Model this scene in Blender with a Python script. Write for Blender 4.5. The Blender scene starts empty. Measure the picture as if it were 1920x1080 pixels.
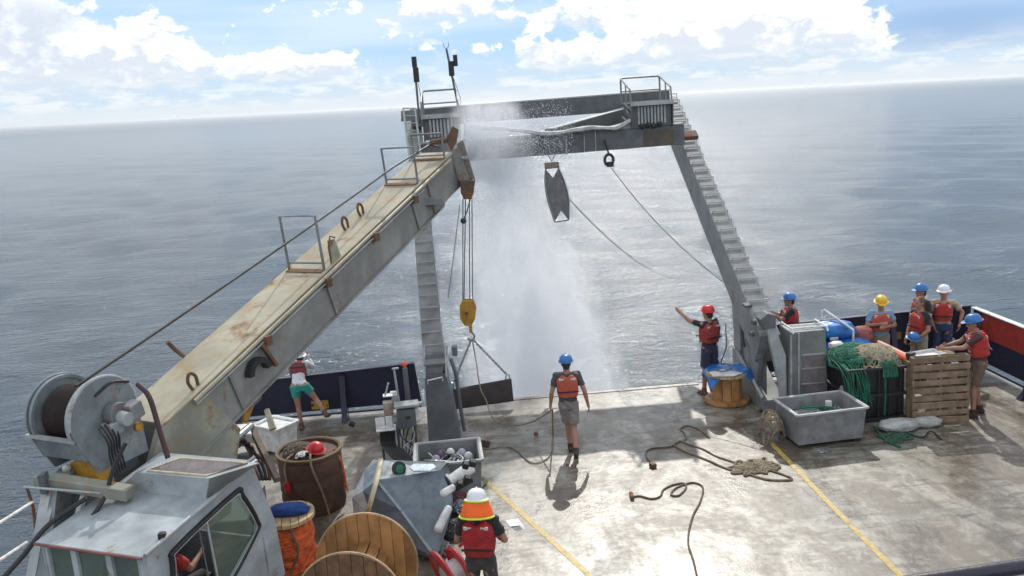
import bpy, bmesh, math, random
from mathutils import Vector, Matrix, Euler, noise
import numpy as np
rad = math.radians
rng = random.Random(7)

# ---------------------------------------------------------------- camera, world, sun, exposure
SC = bpy.context.scene
COL = SC.collection
F = 1650.0; CX = 960.0; CY = 540.0; H = 5.95
YAW, PITCH, ROLL = rad(2.6), rad(11.85), rad(4.0)
def cam_axes(yaw, pitch, roll):
    cy, sy = math.cos(yaw), math.sin(yaw); cp, sp = math.cos(pitch), math.sin(pitch)
    f = Vector((sy*cp, cy*cp, -sp)); r = Vector((cy, -sy, 0)); u = Vector((sy*sp, cy*sp, cp))
    c, s = math.cos(roll), math.sin(roll)
    return c*r - s*u, s*r + c*u, f
AR, AU, AF = cam_axes(YAW, PITCH, ROLL)
cam = bpy.data.cameras.new('camera'); co = bpy.data.objects.new('camera', cam); COL.objects.link(co)
m = Matrix((( AR.x, AU.x, -AF.x, 0), (AR.y, AU.y, -AF.y, 0), (AR.z, AU.z, -AF.z, H), (0, 0, 0, 1)))
co.matrix_world = m
cam.sensor_width = 36.0; cam.lens = 36.0*F/1920.0; cam.clip_start = 0.05; cam.clip_end = 60000
SC.camera = co
# survey helpers: points of the place measured along sight lines
def ray(px, py): return AF + AR*((px-CX)/F) - AU*((py-CY)/F)
def P(px, py, z=0.0):
    d = ray(px, py); t = (z-H)/d.z; return Vector((d.x*t, d.y*t, z))
def Q(px, py, Y):
    d = ray(px, py); t = Y/d.y; return Vector((d.x*t, Y, H+d.z*t))

SUN_EL, SUN_AZ = 40.0, 11.5          # azimuth from the aft axis towards starboard-right
world = bpy.data.worlds.new('World'); SC.world = world; world.use_nodes = True
SEA_N = Vector((0.01879, -0.00313, 0.99982)).normalized()

class NT:
    """small node helper"""
    def __init__(s, tree): s.t = tree; s.n = tree.nodes; s.l = tree.links
    def node(s, typ, **kw):
        n = s.n.new(typ)
        for k, v in kw.items(): setattr(n, k, v)
        return n
    def put(s, sock, v):
        if v is None: return
        if hasattr(v, 'links') or isinstance(v, bpy.types.NodeSocket): s.l.new(v, sock)
        else: sock.default_value = v
    def math(s, op, a, b=None, c=None, clamp=False):
        n = s.node('ShaderNodeMath', operation=op); n.use_clamp = clamp
        s.put(n.inputs[0], a); s.put(n.inputs[1], b)
        if c is not None: s.put(n.inputs[2], c)
        return n.outputs[0]
    def vm(s, op, a, b=None):
        n = s.node('ShaderNodeVectorMath', operation=op); s.put(n.inputs[0], a)
        if b is not None: s.put(n.inputs[1], b)
        return n.outputs['Value'] if op in ('LENGTH', 'DOT_PRODUCT', 'DISTANCE') else n.outputs[0]
    def noise(s, vec, scale, detail=4, rough=.55, dist=0.0, dim='3D'):
        n = s.node('ShaderNodeTexNoise', noise_dimensions=dim); s.put(n.inputs['Vector'], vec)
        n.inputs['Scale'].default_value = scale; n.inputs['Detail'].default_value = detail
        n.inputs['Roughness'].default_value = rough; n.inputs['Distortion'].default_value = dist
        return n.outputs['Fac']
    def remap(s, v, a, b, c=0.0, d=1.0, smooth=True):
        n = s.node('ShaderNodeMapRange'); n.interpolation_type = 'SMOOTHSTEP' if smooth else 'LINEAR'
        s.put(n.inputs[0], v)
        for i, x in enumerate((a, b, c, d)): n.inputs[i+1].default_value = x
        return n.outputs[0]
    def mix(s, f, a, b):
        n = s.node('ShaderNodeMix', data_type='RGBA'); s.put(n.inputs['Factor'], f)
        s.put(n.inputs[6], a if not isinstance(a, tuple) else (*a, 1)[:4]); s.put(n.inputs[7], b if not isinstance(b, tuple) else (*b, 1)[:4])
        return n.outputs[2]
    def scale(s, vec, x, y, z):
        return s.vm('MULTIPLY', vec, (x, y, z))

def build_world():
    t = NT(world.node_tree); t.n.clear()
    out = t.node('ShaderNodeOutputWorld'); bg = t.node('ShaderNodeBackground')
    sky = t.node('ShaderNodeTexSky'); sky.sky_type = 'NISHITA'; sky.sun_disc = False
    sky.sun_elevation = rad(SUN_EL); sky.sun_rotation = rad(SUN_AZ)
    sky.air_density = 1.0; sky.dust_density = 0.4; sky.ozone_density = 1.5
    tc = t.node('ShaderNodeTexCoord'); v = tc.outputs['Generated']
    # elevation above the sea horizon and azimuth
    el = t.math('ARCSINE', t.vm('DOT_PRODUCT', v, tuple(SEA_N)))
    sp = t.node('ShaderNodeSeparateXYZ'); t.put(sp.inputs[0], v)
    az = t.math('ARCTAN2', sp.outputs[0], sp.outputs[1])
    cb = t.node('ShaderNodeCombineXYZ'); t.put(cb.inputs[0], az); t.put(cb.inputs[1], el); q = cb.outputs[0]
    n1 = t.noise(t.scale(q, 9, 20, 1), 1.0, 5, .6, .4, dim='2D')
    n2 = t.noise(t.vm('ADD', t.scale(q, 30, 45, 1), (3.1, 7.7, 0)), 1.0, 6, .65, .2, dim='2D')
    n3 = t.noise(t.vm('ADD', t.scale(q, 3.0, 26, 1), (11, 4, 0)), 1.0, 3, .5, dim='2D')
    # cumulus masses of this afternoon sky: azimuth, elevation, half widths, strength (radians)
    def D(px, py):
        d = ray(px, py).normalized(); return math.atan2(d.x, d.y), math.asin(d.dot(SEA_N))
    blobs = [(20, 50, 130, 75, 1.25), (110, 95, 70, 40, .8), (300, 105, 90, 40, 1.15), (275, 70, 45, 30, 1.0), (360, 130, 90, 20, .8), (60, 140, 220, 26, .8),
             (560, 132, 100, 30, .9), (490, 126, 50, 22, .7), (610, 116, 45, 20, .7), (720, 160, 70, 16, .6), (880, 95, 60, 16, .5), (150, 175, 200, 18, .5), (1240, 30, 160, 26, .8), (1560, 110, 120, 24, .7),
             (1010, 85, 50, 26, .8), (1100, 105, 110, 26, 1.1), (1300, 75, 150, 55, 1.25), (1400, 25, 130, 55, 1.15), (1500, 70, 110, 50, 1.2), (1600, 60, 40, 40, .7),
             (900, 8, 330, 26, .8), (1050, 40, 90, 18, .4), (800, 70, 120, 22, .45), (860, 40, 160, 14, .35)]
    acc = None; low = None
    for (px, py, wx, wy, s_) in blobs:
        a0, e0 = D(px, py)
        d = t.vm('MULTIPLY', t.vm('SUBTRACT', q, (a0, e0, 0)), (F/(wx*.86), F/(wy*.86), 0))
        g = t.math('MULTIPLY', t.math('POWER', 2.0, t.math('MULTIPLY', t.vm('DOT_PRODUCT', d, d), -1.0)), s_)
        sy_ = t.node('ShaderNodeSeparateXYZ'); t.put(sy_.inputs[0], d)
        gl_ = t.math('MULTIPLY', g, sy_.outputs[1])
        low = gl_ if low is None else t.math('ADD', low, gl_)
        acc = g if acc is None else t.math('ADD', acc, g)
    nn = t.math('ADD', t.math('MULTIPLY', t.math('SUBTRACT', n1, .5), 1.2), t.math('MULTIPLY', t.math('SUBTRACT', n2, .5), 1.9))
    dens = t.math('ADD', acc, nn)
    vo = t.node('ShaderNodeTexVoronoi'); vo.feature = 'F1'; vo.voronoi_dimensions = '2D'; t.put(vo.inputs['Vector'], t.vm('ADD', t.scale(q, 30, 42, 1), t.vm('MULTIPLY', (1, 1, 0), n2)))
    vo.inputs['Scale'].default_value = 1.0; vo.inputs['Detail'].default_value = 2; vo.inputs['Roughness'].default_value = .55
    bil = t.math('SUBTRACT', .42, vo.outputs['Distance'])
    dens = t.math('ADD', dens, t.math('MULTIPLY', bil, .45))
    cum = t.remap(dens, .30, .66)
    # broken cloud goes on out of view, cover raised to whiten sea reflections
    front = t.remap(t.math('ABSOLUTE', t.math('SUBTRACT', az, rad(3))), .60, .85)
    highm = t.remap(el, .16, .3)
    other = t.math('MULTIPLY', t.math('MAXIMUM', front, highm), t.remap(t.noise(t.scale(v, 2.2, 2.2, 4.5), 1.0, 4, .6, .5), .33, .54))
    cum = t.math('MAXIMUM', cum, other)
    # shading inside the cumulus: thicker parts a little greyer
    shade = t.math('MULTIPLY', t.remap(t.noise(t.vm('ADD', t.scale(q, 26, 60, 1), (0.4, -0.55, 0)), 1.0, 4, .6, .3, dim='2D'), .44, .62), 0.5)
    lowf = t.math('DIVIDE', low, t.math('MAXIMUM', acc, .05))
    under = t.remap(t.math('ADD', t.math('ADD', lowf, t.math('MULTIPLY', t.math('SUBTRACT', n2, .5), 2.6)), t.math('MULTIPLY', bil, .9)), .25, -.75)
    shade = t.math('MAXIMUM', t.math('MULTIPLY', shade, .5), t.math('MULTIPLY', under, .95))
    ccol = t.mix(shade, (.96, .96, .96), (.53, .58, .65))
    # left cloud mass is self shaded, greyish
    a0, e0 = D(30, 50)
    d = t.vm('MULTIPLY', t.vm('SUBTRACT', q, (a0, e0, 0)), (F/110, F/55, 0))
    gl = t.math('POWER', 2.0, t.math('MULTIPLY', t.vm('DOT_PRODUCT', d, d), -1.0))
    ccol = t.mix(t.math('MULTIPLY', gl, t.remap(n1, .35, .6, .45, 1.0)), ccol, (.50, .56, .64))
    # blue of the sky: Nishita at low strength
    sk = t.vm('MINIMUM', t.vm('MULTIPLY', sky.outputs[0], (.085, .10, .13)), (.285, .48, .735))
    # a veil of thin high cloud
    veil = t.math('MULTIPLY', t.remap(n3, .35, .75), .75)
    veil = t.math('ADD', t.math('MULTIPLY', veil, .6), .26, clamp=True)
    base = t.mix(veil, sk, (.60, .68, .74))
    # distant shower bank at right
    a1, e1 = D(1800, 70)
    d = t.vm('MULTIPLY', t.vm('SUBTRACT', q, (a1, e1, 0)), (F/190, F/62, 0))
    gr = t.math('POWER', 2.0, t.math('MULTIPLY', t.vm('DOT_PRODUCT', d, d), -1.0))
    edge = t.remap(el, D(1800, 98)[1], D(1800, 88)[1])
    base = t.mix(t.math('MULTIPLY', t.math('MULTIPLY', gr, edge), .95, clamp=True), base, (.235, .36, .56))
    c1 = t.mix(cum, base, ccol)
    # pale hazy band towards the horizon with faint small clouds
    lowc = t.mix(t.remap(t.noise(t.scale(q, 22, 90, 1), 1.0, 4, .6, dim='2D'), .42, .66), (.47, .57, .66), (.66, .69, .715))
    hz = t.remap(el, .012, .062, 1.0, 0.0)
    hz = t.math('MULTIPLY', hz, .93)
    c2 = t.mix(hz, c1, lowc)
    # last fraction of a degree is plain haze
    c3 = t.mix(t.remap(el, .003, .022, 1.0, 0.0), c2, (.57, .62, .66))
    below = t.remap(el, -.02, -.005, 1.0, 0.0)
    c4 = t.mix(below, c3, (.10, .14, .20))
    t.put(bg.inputs[0], c4); bg.inputs[1].default_value = 1.36
    t.l.new(bg.outputs[0], out.inputs[0])
build_world()

sun = bpy.data.lights.new('sun', 'SUN'); sun.energy = 2.7; sun.angle = rad(.55); sun.color = (1.0, .95, .87)
so = bpy.data.objects.new('sun', sun); COL.objects.link(so)
_sd = Vector((math.sin(rad(SUN_AZ))*math.cos(rad(SUN_EL)), math.cos(rad(SUN_AZ))*math.cos(rad(SUN_EL)), math.sin(rad(SUN_EL))))
so.rotation_euler = _sd.to_track_quat('Z', 'Y').to_euler(); so.location = _sd*50
vs = SC.view_settings; vs.view_transform = 'Standard'; vs.look = 'None'; vs.exposure = 0.06; vs.gamma = 1.0
SC.cycles.volume_step_rate = 2.0; SC.cycles.volume_max_steps = 48; SC.cycles.max_bounces = 8; SC.cycles.volume_bounces = 4

# ---------------------------------------------------------------- materials
MATS = {}
def bsdf_mat(name):
    m = bpy.data.materials.new(name); m.use_nodes = True; t = NT(m.node_tree); b = m.node_tree.nodes['Principled BSDF']; return m, t, b
def mat(name, col, rough=.55, metal=0.0, var=.25, scale=6.0, rust=0.0, rustscale=3.0, dirt=0.0, dirtcol=(.10, .08, .06), bump=.15, bscale=60, spec=.5, streak=False, fabric=False):
    """painted or plain surface: colour variation, optional rust patches, dirt and fine relief"""
    if name in MATS: return MATS[name]
    m, t, b = bsdf_mat(name); tc = t.node('ShaderNodeTexCoord'); v = tc.outputs['Object']
    oi = t.node('ShaderNodeObjectInfo')
    v = t.vm('ADD', v, t.vm('MULTIPLY', t.vm('ADD', (0, 0, 0), oi.outputs['Random']), (17, 23, 31)))
    n = t.noise(v, scale, 6, .6)
    lo = tuple(c*(1-var) for c in col); hi = tuple(min(1, c*(1+var*.8)) for c in col)
    c = t.mix(t.remap(n, .3, .7), lo, hi)
    if dirt:
        dv = t.scale(v, 1, 1, .3) if streak else v
        c = t.mix(t.math('MULTIPLY', t.remap(t.noise(dv, scale*1.7, 8, .7), .45, .72), dirt), c, dirtcol)
    r = rough
    if rust:
        rv = t.scale(v, 1, 1, .35) if streak else v
        rm = t.remap(t.noise(rv, rustscale, 9, .68, .3), .62-.2*rust, .72-.16*rust)
        rc = t.mix(t.noise(v, 25, 4), (.09, .030, .012), (.34, .15, .05))
        c = t.mix(t.math('MULTIPLY', rm, .85), c, rc)
        r = t.remap(rm, 0, 1, rough, .85, smooth=False)
    else:
        r = t.remap(t.noise(v, scale*2.3, 4), .3, .7, max(.03, rough-.1), min(1, rough+.1))
    t.put(b.inputs['Base Color'], c); t.put(b.inputs['Roughness'], r)
    b.inputs['Metallic'].default_value = metal; b.inputs['Specular IOR Level'].default_value = spec
    if bump:
        bn = t.node('ShaderNodeBump'); bn.inputs['Strength'].default_value = bump; bn.inputs['Distance'].default_value = .01
        t.put(bn.inputs['Height'], t.noise(v, bscale, 4, .6)); t.put(b.inputs['Normal'], bn.outputs[0])
    if fabric: b.inputs['Sheen Weight'].default_value = .15
    MATS[name] = m; return m

GREY = mat('grey_marine_paint', (.20, .21, .21), .45, rust=.16, dirt=.35, scale=2.5, streak=True, dirtcol=(.11, .10, .08))
GREYD = mat('dark_grey_paint', (.115, .125, .135), .5, rust=.12, dirt=.35, scale=3)
GREYL = mat('light_grey_paint', (.36, .385, .39), .42, rust=.10, dirt=.4, scale=3, dirtcol=(.2, .17, .13))
CRANE = mat('crane_side_paint', (.26, .262, .245), .5, rust=.10, dirt=.55, scale=1.6, streak=True, dirtcol=(.19, .17, .13))
CRANETOP = mat('crane_top_stained_paint', (.40, .365, .265), .45, rust=.34, rustscale=1.1, dirt=.8, scale=1.1, dirtcol=(.33, .23, .10))
CRANEROOT = mat('crane_root_paint', (.29, .30, .25), .5, rust=.30, rustscale=2, dirt=.6, scale=2, dirtcol=(.30, .20, .08))
WINCHP = mat('winch_blue_grey_paint', (.21, .24, .25), .35, rust=.10, dirt=.4, scale=3)
CABP = mat('cab_white_paint', (.37, .41, .43), .35, rust=.12, dirt=.35, scale=2.5, dirtcol=(.25, .22, .18), rustscale=2)
NAVY = mat('navy_bulwark_paint', (.012, .014, .045), .4, dirt=.3, dirtcol=(.03, .025, .03))
REDP = mat('red_bulwark_paint', (.36, .035, .025), .45, dirt=.3)
WHITEP = mat('white_paint', (.72, .72, .70), .4, dirt=.3, dirtcol=(.35, .3, .25))
RUSTY = mat('rusty_steel', (.13, .075, .045), .7, rust=.8, dirt=.6)
RUSTPLATE = mat('rusty_plate_steel', (.032, .024, .022), .8, rust=.18, rustscale=2, dirt=.7, dirtcol=(.03, .025, .025), streak=True)
STEEL = mat('bare_steel', (.30, .31, .32), .38, metal=.7, dirt=.4)
CABLE = mat('greased_cable', (.030, .027, .026), .5, bump=.4, bscale=140)
WIRE = mat('thin_wire', (.16, .16, .17), .45, metal=.4)
BLACK = mat('black_rubber', (.018, .018, .020), .55)
YELLOWB = mat('yellow_block_paint', (.50, .26, .025), .5, rust=.30, dirt=.5)
YELLOWP = mat('yellow_paint', (.52, .31, .03), .5, dirt=.4)
ORANGE = mat('orange_plastic', (.80, .10, .03), .45)
DRUMR = mat('wound_cable', (.035, .022, .020), .6, bump=.5, bscale=90)
WOOD = mat('reel_wood', (.40, .20, .072), .5, var=.4, scale=3, dirt=.35, dirtcol=(.17, .08, .03))
WOODL = mat('pale_wood', (.46, .33, .18), .7, var=.35, scale=5, dirt=.4, dirtcol=(.2, .15, .1))
PALLETW = mat('pallet_wood', (.24, .165, .105), .75, var=.35, scale=5, dirt=.5, dirtcol=(.14, .10, .07))
BARRELB = mat('rusty_brown_drum_paint', (.085, .038, .022), .7, rust=.25, dirt=.6)
BINP = mat('grey_plastic_bin', (.21, .215, .22), .5, dirt=.15, dirtcol=(.2, .18, .16), bump=.05)
BINPI = mat('bin_rim_plastic', (.42, .43, .44), .5, bump=.05)
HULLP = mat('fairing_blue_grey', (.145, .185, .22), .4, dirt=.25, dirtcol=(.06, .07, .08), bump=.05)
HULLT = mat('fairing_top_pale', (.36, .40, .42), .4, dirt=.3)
HULLW = mat('fairing_white', (.60, .61, .63), .4, dirt=.25)
TARP = mat('blue_tarp', (.015, .16, .50), .4, bump=.6, bscale=14, var=.3)
CLOTHB = mat('blue_cloth', (.010, .045, .20), .8, bump=.6, bscale=20)
NETG = mat('green_net_twine', (.012, .135, .078), .7, var=.5)
NETB = mat('beige_net_twine', (.36, .31, .21), .8, var=.4)
ROPE = mat('manila_rope', (.25, .20, .135), .85, var=.4, bscale=150, bump=.6)
ROPED = mat('dark_rope', (.14, .11, .08), .85, var=.4)
ROPEO = mat('orange_rope', (.62, .12, .03), .7, var=.5, scale=12)
CREAM = mat('cream_strap', (.62, .55, .36), .6, var=.15)
WHITEPL = mat('white_plastic', (.68, .68, .66), .45, dirt=.2)
LIGHTB = mat('light_blue_plastic', (.12, .35, .62), .5)
REDG = mat('red_painted_metal', (.40, .015, .02), .35, dirt=.2)
GLASSD = None
SKIN = mat('skin', (.36, .19, .13), .55, var=.12, bump=0)
HAIRM = mat('dark_hair', (.030, .018, .012), .6)
HAIRBR = mat('brown_hair', (.12, .06, .035), .6)
def cloth(name, c, var=.15): return mat(name, c, .85, var=var, scale=9, bump=.5, bscale=28, fabric=True)
PFD = cloth('red_vest_fabric', (.42, .030, .022)); PFDO = cloth('orange_red_vest_fabric', (.46, .085, .05))
TEEG = cloth('charcoal_tee', (.055, .055, .062)); TEEB = cloth('black_tee', (.016, .015, .018)); TEEW = cloth('white_shirt_fabric', (.66, .66, .70))
TEELB = cloth('light_blue_shirt', (.17, .34, .52)); TEET = cloth('tan_shirt', (.40, .33, .22)); TEER = cloth('dark_red_shirt', (.22, .04, .04))
SHG = cloth('grey_shorts_fabric', (.215, .195, .185)); SHN = cloth('navy_shorts_fabric', (.02, .025, .055)); SHK = cloth('khaki_fabric', (.30, .27, .21))
SHBR = cloth('brown_shorts_fabric', (.13, .09, .065)); SHT = cloth('teal_shorts_fabric', (.02, .26, .22)); JEAN = cloth('blue_jeans', (.025, .045, .13)); TRB = cloth('dark_trousers', (.035, .03, .03))
BOOT = mat('brown_boot_leather', (.045, .025, .018), .6); BOOTL = mat('tan_boot_leather', (.13, .075, .045), .65)
HATB = mat('blue_hard_hat', (.035, .16, .42), .3, var=.06, bump=0); HATR = mat('red_hard_hat', (.55, .02, .02), .3, var=.06, bump=0)
HATY = mat('yellow_hard_hat', (.72, .46, .02), .3, var=.06, bump=0); HATW = mat('white_hard_hat', (.74, .75, .76), .3, var=.05, bump=0)
NEONO = mat('neon_orange_cloth', (.85, .13, .01), .7, var=.1); NEONY = mat('neon_yellow_tape', (.62, .80, .08), .5, var=.05)
REFL = mat('reflective_tape', (.55, .55, .54), .4, var=.05, bump=0)

def glass_mat():
    m, t, b = bsdf_mat('tinted_glass')
    b.inputs['Base Color'].default_value = (.45, .58, .50, 1); b.inputs['Roughness'].default_value = .04
    b.inputs['Transmission Weight'].default_value = .85; b.inputs['IOR'].default_value = 1.45
    return m
GLASSM = glass_mat()

def deck_mat():
    m, t, b = bsdf_mat('worn_wet_deck')
    g = t.node('ShaderNodeNewGeometry'); v = g.outputs['Position']
    vs_ = t.scale(v, 1.0, .42, 1)
    big = t.noise(v, .55, 5, .55, .6); mid = t.noise(vs_, 1.5, 8, .66, .8); fine = t.noise(v, 9, 8, .7); streak = t.noise(t.scale(v, .9, 3.2, 1), 1.3, 7, .65, 1.2)
    c = t.mix(t.remap(mid, .42, .60), (.118, .094, .063), (.285, .262, .213))
    c = t.mix(t.math('MULTIPLY', t.remap(big, .48, .66), .7), c, (.185, .20, .175))
    c = t.mix(t.math('MULTIPLY', t.remap(streak, .47, .60), .85), c, (.080, .058, .038))
    patch = t.noise(t.vm('ADD', t.scale(v, 1.0, .8, 1), (21, 3, 0)), 2.6, 10, .74, .5)
    c = t.mix(t.math('MULTIPLY', t.remap(patch, .51, .60), .75), c, (.080, .058, .040))
    c = t.mix(t.math('MULTIPLY', t.remap(patch, .47, .36), .5), c, (.33, .31, .26))
    c = t.mix(t.math('MULTIPLY', t.remap(fine, .52, .70), .6), c, (.10, .08, .06))
    # rust blooms
    rr = t.remap(t.noise(t.vm('ADD', v, (13, 4, 0)), 1.9, 9, .7, .4), .64, .74)
    c = t.mix(t.math('MULTIPLY', rr, .55), c, (.20, .10, .045))
    t.put(b.inputs['Base Color'], c)
    wet = t.remap(t.noise(t.vm('ADD', t.scale(v, .9, .5, 1), (5, 9, 0)), 1.0, 7, .62, .7), .42, .60)
    r = t.mix(wet, (.50, .50, .50), (.27, .27, .27))
    r2 = t.math('ADD', r, t.math('MULTIPLY', t.math('SUBTRACT', fine, .5), .35))
    t.put(b.inputs['Roughness'], r2); b.inputs['Specular IOR Level'].default_value = .8
    bn = t.node('ShaderNodeBump'); bn.inputs['Strength'].default_value = .5; bn.inputs['Distance'].default_value = .012
    h = t.math('ADD', t.noise(v, 5, 8, .65), t.math('MULTIPLY', t.noise(v, 60, 4, .6), .25)); t.put(bn.inputs['Height'], h); t.put(b.inputs['Normal'], bn.outputs[0])
    return m
def line_mat():
    m, t, b = bsdf_mat('worn_yellow_line')
    g = t.node('ShaderNodeNewGeometry'); v = g.outputs['Position']
    c = t.mix(t.remap(t.noise(v, 14, 7, .7), .38, .66), (.56, .38, .06), (.26, .20, .09)); 
    c = t.mix(t.remap(t.noise(v, 3, 7, .7), .55, .68), c, (.20, .15, .10))
    t.put(b.inputs['Base Color'], c); b.inputs['Roughness'].default_value = .5
    return m
def sea_mat():
    m, t, b = bsdf_mat('sea_water')
    g = t.node('ShaderNodeNewGeometry'); v = g.outputs['Position']
    dist = t.vm('LENGTH', v)
    far = t.remap(dist, 40, 900, 0, 1, smooth=False)
    sp = t.node('ShaderNodeSeparateXYZ'); t.put(sp.inputs[0], v)
    # foam trail astern
    n = t.noise(t.scale(v, 1, .7, 1), 1.1, 8, .7, .8)
    wx = t.math('ABSOLUTE', t.math('SUBTRACT', sp.outputs[0], t.math('ADD', 1.6, t.math('MULTIPLY', sp.outputs[1], .012))))
    wm = t.math('MULTIPLY', t.remap(wx, .3, 4.5, 1, 0), t.remap(sp.outputs[1], 22, 60, 1, 0))
    foam = t.remap(t.math('ADD', n, t.math('MULTIPLY', wm, .27)), .70, .86)
    col = t.mix(foam, (.046, .064, .082), (.62, .66, .68))
    t.put(b.inputs['Base Color'], col)
    t.put(b.inputs['Roughness'], t.math('ADD', t.math('ADD', .10, t.math('MULTIPLY', far, .17)), t.math('MULTIPLY', foam, .5), clamp=True))
    b.inputs['IOR'].default_value = 1.333
    calm = t.noise(t.scale(v, .004, .012, 1), 1.0, 4, .6)
    b1 = t.node('ShaderNodeBump'); b1.inputs['Distance'].default_value = 1.0
    t.put(b1.inputs['Strength'], t.math('MULTIPLY', t.remap(dist, 50, 1500, 1.0, .30), t.remap(calm, .35, .65, .9, 1.05)))
    h = t.math('ADD', t.math('MULTIPLY', t.noise(t.scale(v, .35, .8, 1), 1.0, 5, .6, .3), .17), t.math('MULTIPLY', t.noise(t.scale(v, 1.4, 2.6, 1), 1.0, 4, .6, .3), .12))
    h = t.math('ADD', h, t.math('MULTIPLY', t.noise(t.scale(v, 5, 7, 1), 1.0, 3, .6), .06))
    t.put(b1.inputs['Height'], h); t.put(b.inputs['Normal'], b1.outputs[0])
    return m

# ---------------------------------------------------------------- mesh builder
class MB:
    def __init__(s, M=None): s.v = []; s.f = []; s.M = M or Matrix.Identity(4)
    def add(s, vs, fs):
        o = len(s.v); s.v += [s.M @ Vector(p) for p in vs]; s.f += [[i+o for i in f] for f in fs]; return s
    def box(s, x0, x1, y0, y1, z0, z1):
        vs = [(x, y, z) for x in (x0, x1) for y in (y0, y1) for z in (z0, z1)]
        return s.add(vs, [(0, 1, 3, 2), (4, 6, 7, 5), (0, 4, 5, 1), (2, 3, 7, 6), (0, 2, 6, 4), (1, 5, 7, 3)])
    def cbox(s, c, sz, rot=None):
        c = Vector(c); R = rot or Matrix.Identity(3); h = Vector(sz)/2
        vs = [c + R @ Vector((x*h.x, y*h.y, z*h.z)) for x in (-1, 1) for y in (-1, 1) for z in (-1, 1)]
        return s.add(vs, [(0, 1, 3, 2), (4, 6, 7, 5), (0, 4, 5, 1), (2, 3, 7, 6), (0, 2, 6, 4), (1, 5, 7, 3)])
    def beam(s, a, b, w, h, side=None):
        """box section bar from a to b; side = direction of the width"""
        a, b = Vector(a), Vector(b); d = (b-a).normalized()
        x = Vector(side) if side else d.cross(Vector((0, 0, 1)))
        if x.length < 1e-3: x = Vector((1, 0, 0))
        x = (x - d*x.dot(d)).normalized(); z = x.cross(d)
        vs = [p + x*(i*w/2) + z*(j*h/2) for p in (a, b) for i, j in ((-1, -1), (1, -1), (1, 1), (-1, 1))]
        return s.add(vs, [(0, 1, 2, 3), (7, 6, 5, 4), (0, 4, 5, 1), (1, 5, 6, 2), (2, 6, 7, 3), (3, 7, 4, 0)])
    def prism(s, poly, vec):
        vec = Vector(vec); n = len(poly); vs = [Vector(p) for p in poly] + [Vector(p)+vec for p in poly]
        return s.add(vs, [tuple(range(n))[::-1], tuple(range(n, 2*n))] + [(i, (i+1) % n, n+(i+1) % n, n+i) for i in range(n)])
    def ring_frame(s, d):
        d = d.normalized(); x = d.cross(Vector((0, 0, 1)))
        if x.length < .05: x = d.cross(Vector((1, 0, 0)))
        x.normalize(); return x, x.cross(d).normalized()
    def tube(s, pts, r, n=8, closed=False, caps=True):
        pts = [Vector(p) for p in pts]; N = len(pts); vs = []; fs = []
        rs = r if isinstance(r, (list, tuple)) else [r]*N
        px = None
        for i, p in enumerate(pts):
            if closed: d = pts[(i+1) % N]-pts[i-1]
            else: d = pts[min(i+1, N-1)]-pts[max(i-1, 0)]
            if d.length < 1e-7: d = Vector((0, 0, 1))
            d.normalize()
            if px is None: x, y = s.ring_frame(d)
            else:
                x = px - d*px.dot(d)
                if x.length < 1e-4: x, y = s.ring_frame(d)
                x.normalize(); y = x.cross(d)
            px = x
            for k in range(n):
                a = 2*math.pi*k/n; vs.append(p + x*(math.cos(a)*rs[i]) + y*(math.sin(a)*rs[i]))
        for i in range(N if closed else N-1):
            j = (i+1) % N
            for k in range(n): fs.append((i*n+k, i*n+(k+1) % n, j*n+(k+1) % n, j*n+k))
        if caps and not closed: fs += [tuple(range(n))[::-1], tuple(range((N-1)*n, N*n))]
        return s.add(vs, fs)
    def cyl(s, a, b, r1, r2=None, n=20):
        return s.tube([a, b], [r1, r1 if r2 is None else r2], n)
    def lathe(s, o, axis, prof, n=28, a0=0.0, a1=2*math.pi, ref=None):
        """profile of (radius, height) along axis"""
        o = Vector(o); d = Vector(axis).normalized(); x, y = s.ring_frame(d)
        if ref is not None:
            x = Vector(ref); x = (x-d*x.dot(d)).normalized(); y = d.cross(x)
        full = abs(a1-a0-2*math.pi) < 1e-6; m = n if full else n+1; vs = []; fs = []
        for (r, h) in prof:
            for k in range(m):
                a = a0+(a1-a0)*k/n; vs.append(o+d*h+x*(math.cos(a)*r)+y*(math.sin(a)*r))
        for i in range(len(prof)-1):
            for k in range(n):
                k2 = (k+1) % m; fs.append((i*m+k, i*m+k2, (i+1)*m+k2, (i+1)*m+k))
        return s.add(vs, fs)
    def ball(s, c, r, seg=12, rings=8, R=None):
        r = r if isinstance(r, (tuple, list)) else (r, r, r); c = Vector(c); R = R or Matrix.Identity(3); vs = []; fs = []
        vs.append(c+R @ Vector((0, 0, r[2])))
        for i in range(1, rings):
            th = math.pi*i/rings
            for k in range(seg):
                a = 2*math.pi*k/seg; vs.append(c+R @ Vector((r[0]*math.sin(th)*math.cos(a), r[1]*math.sin(th)*math.sin(a), r[2]*math.cos(th))))
        vs.append(c+R @ Vector((0, 0, -r[2])))
        for k in range(seg): fs.append((0, 1+k, 1+(k+1) % seg))
        for i in range(rings-2):
            for k in range(seg): fs.append((1+i*seg+k, 1+(i+1)*seg+k, 1+(i+1)*seg+(k+1) % seg, 1+i*seg+(k+1) % seg))
        L = len(vs)-1; b = 1+(rings-2)*seg
        for k in range(seg): fs.append((L, b+(k+1) % seg, b+k))
        return s.add(vs, fs)
    def capsule(s, a, b, ra, rb, n=10):
        s.ball(a, ra, n, 6); s.ball(b, rb, n, 6); return s.tube([a, b], [ra, rb], n)
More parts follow.
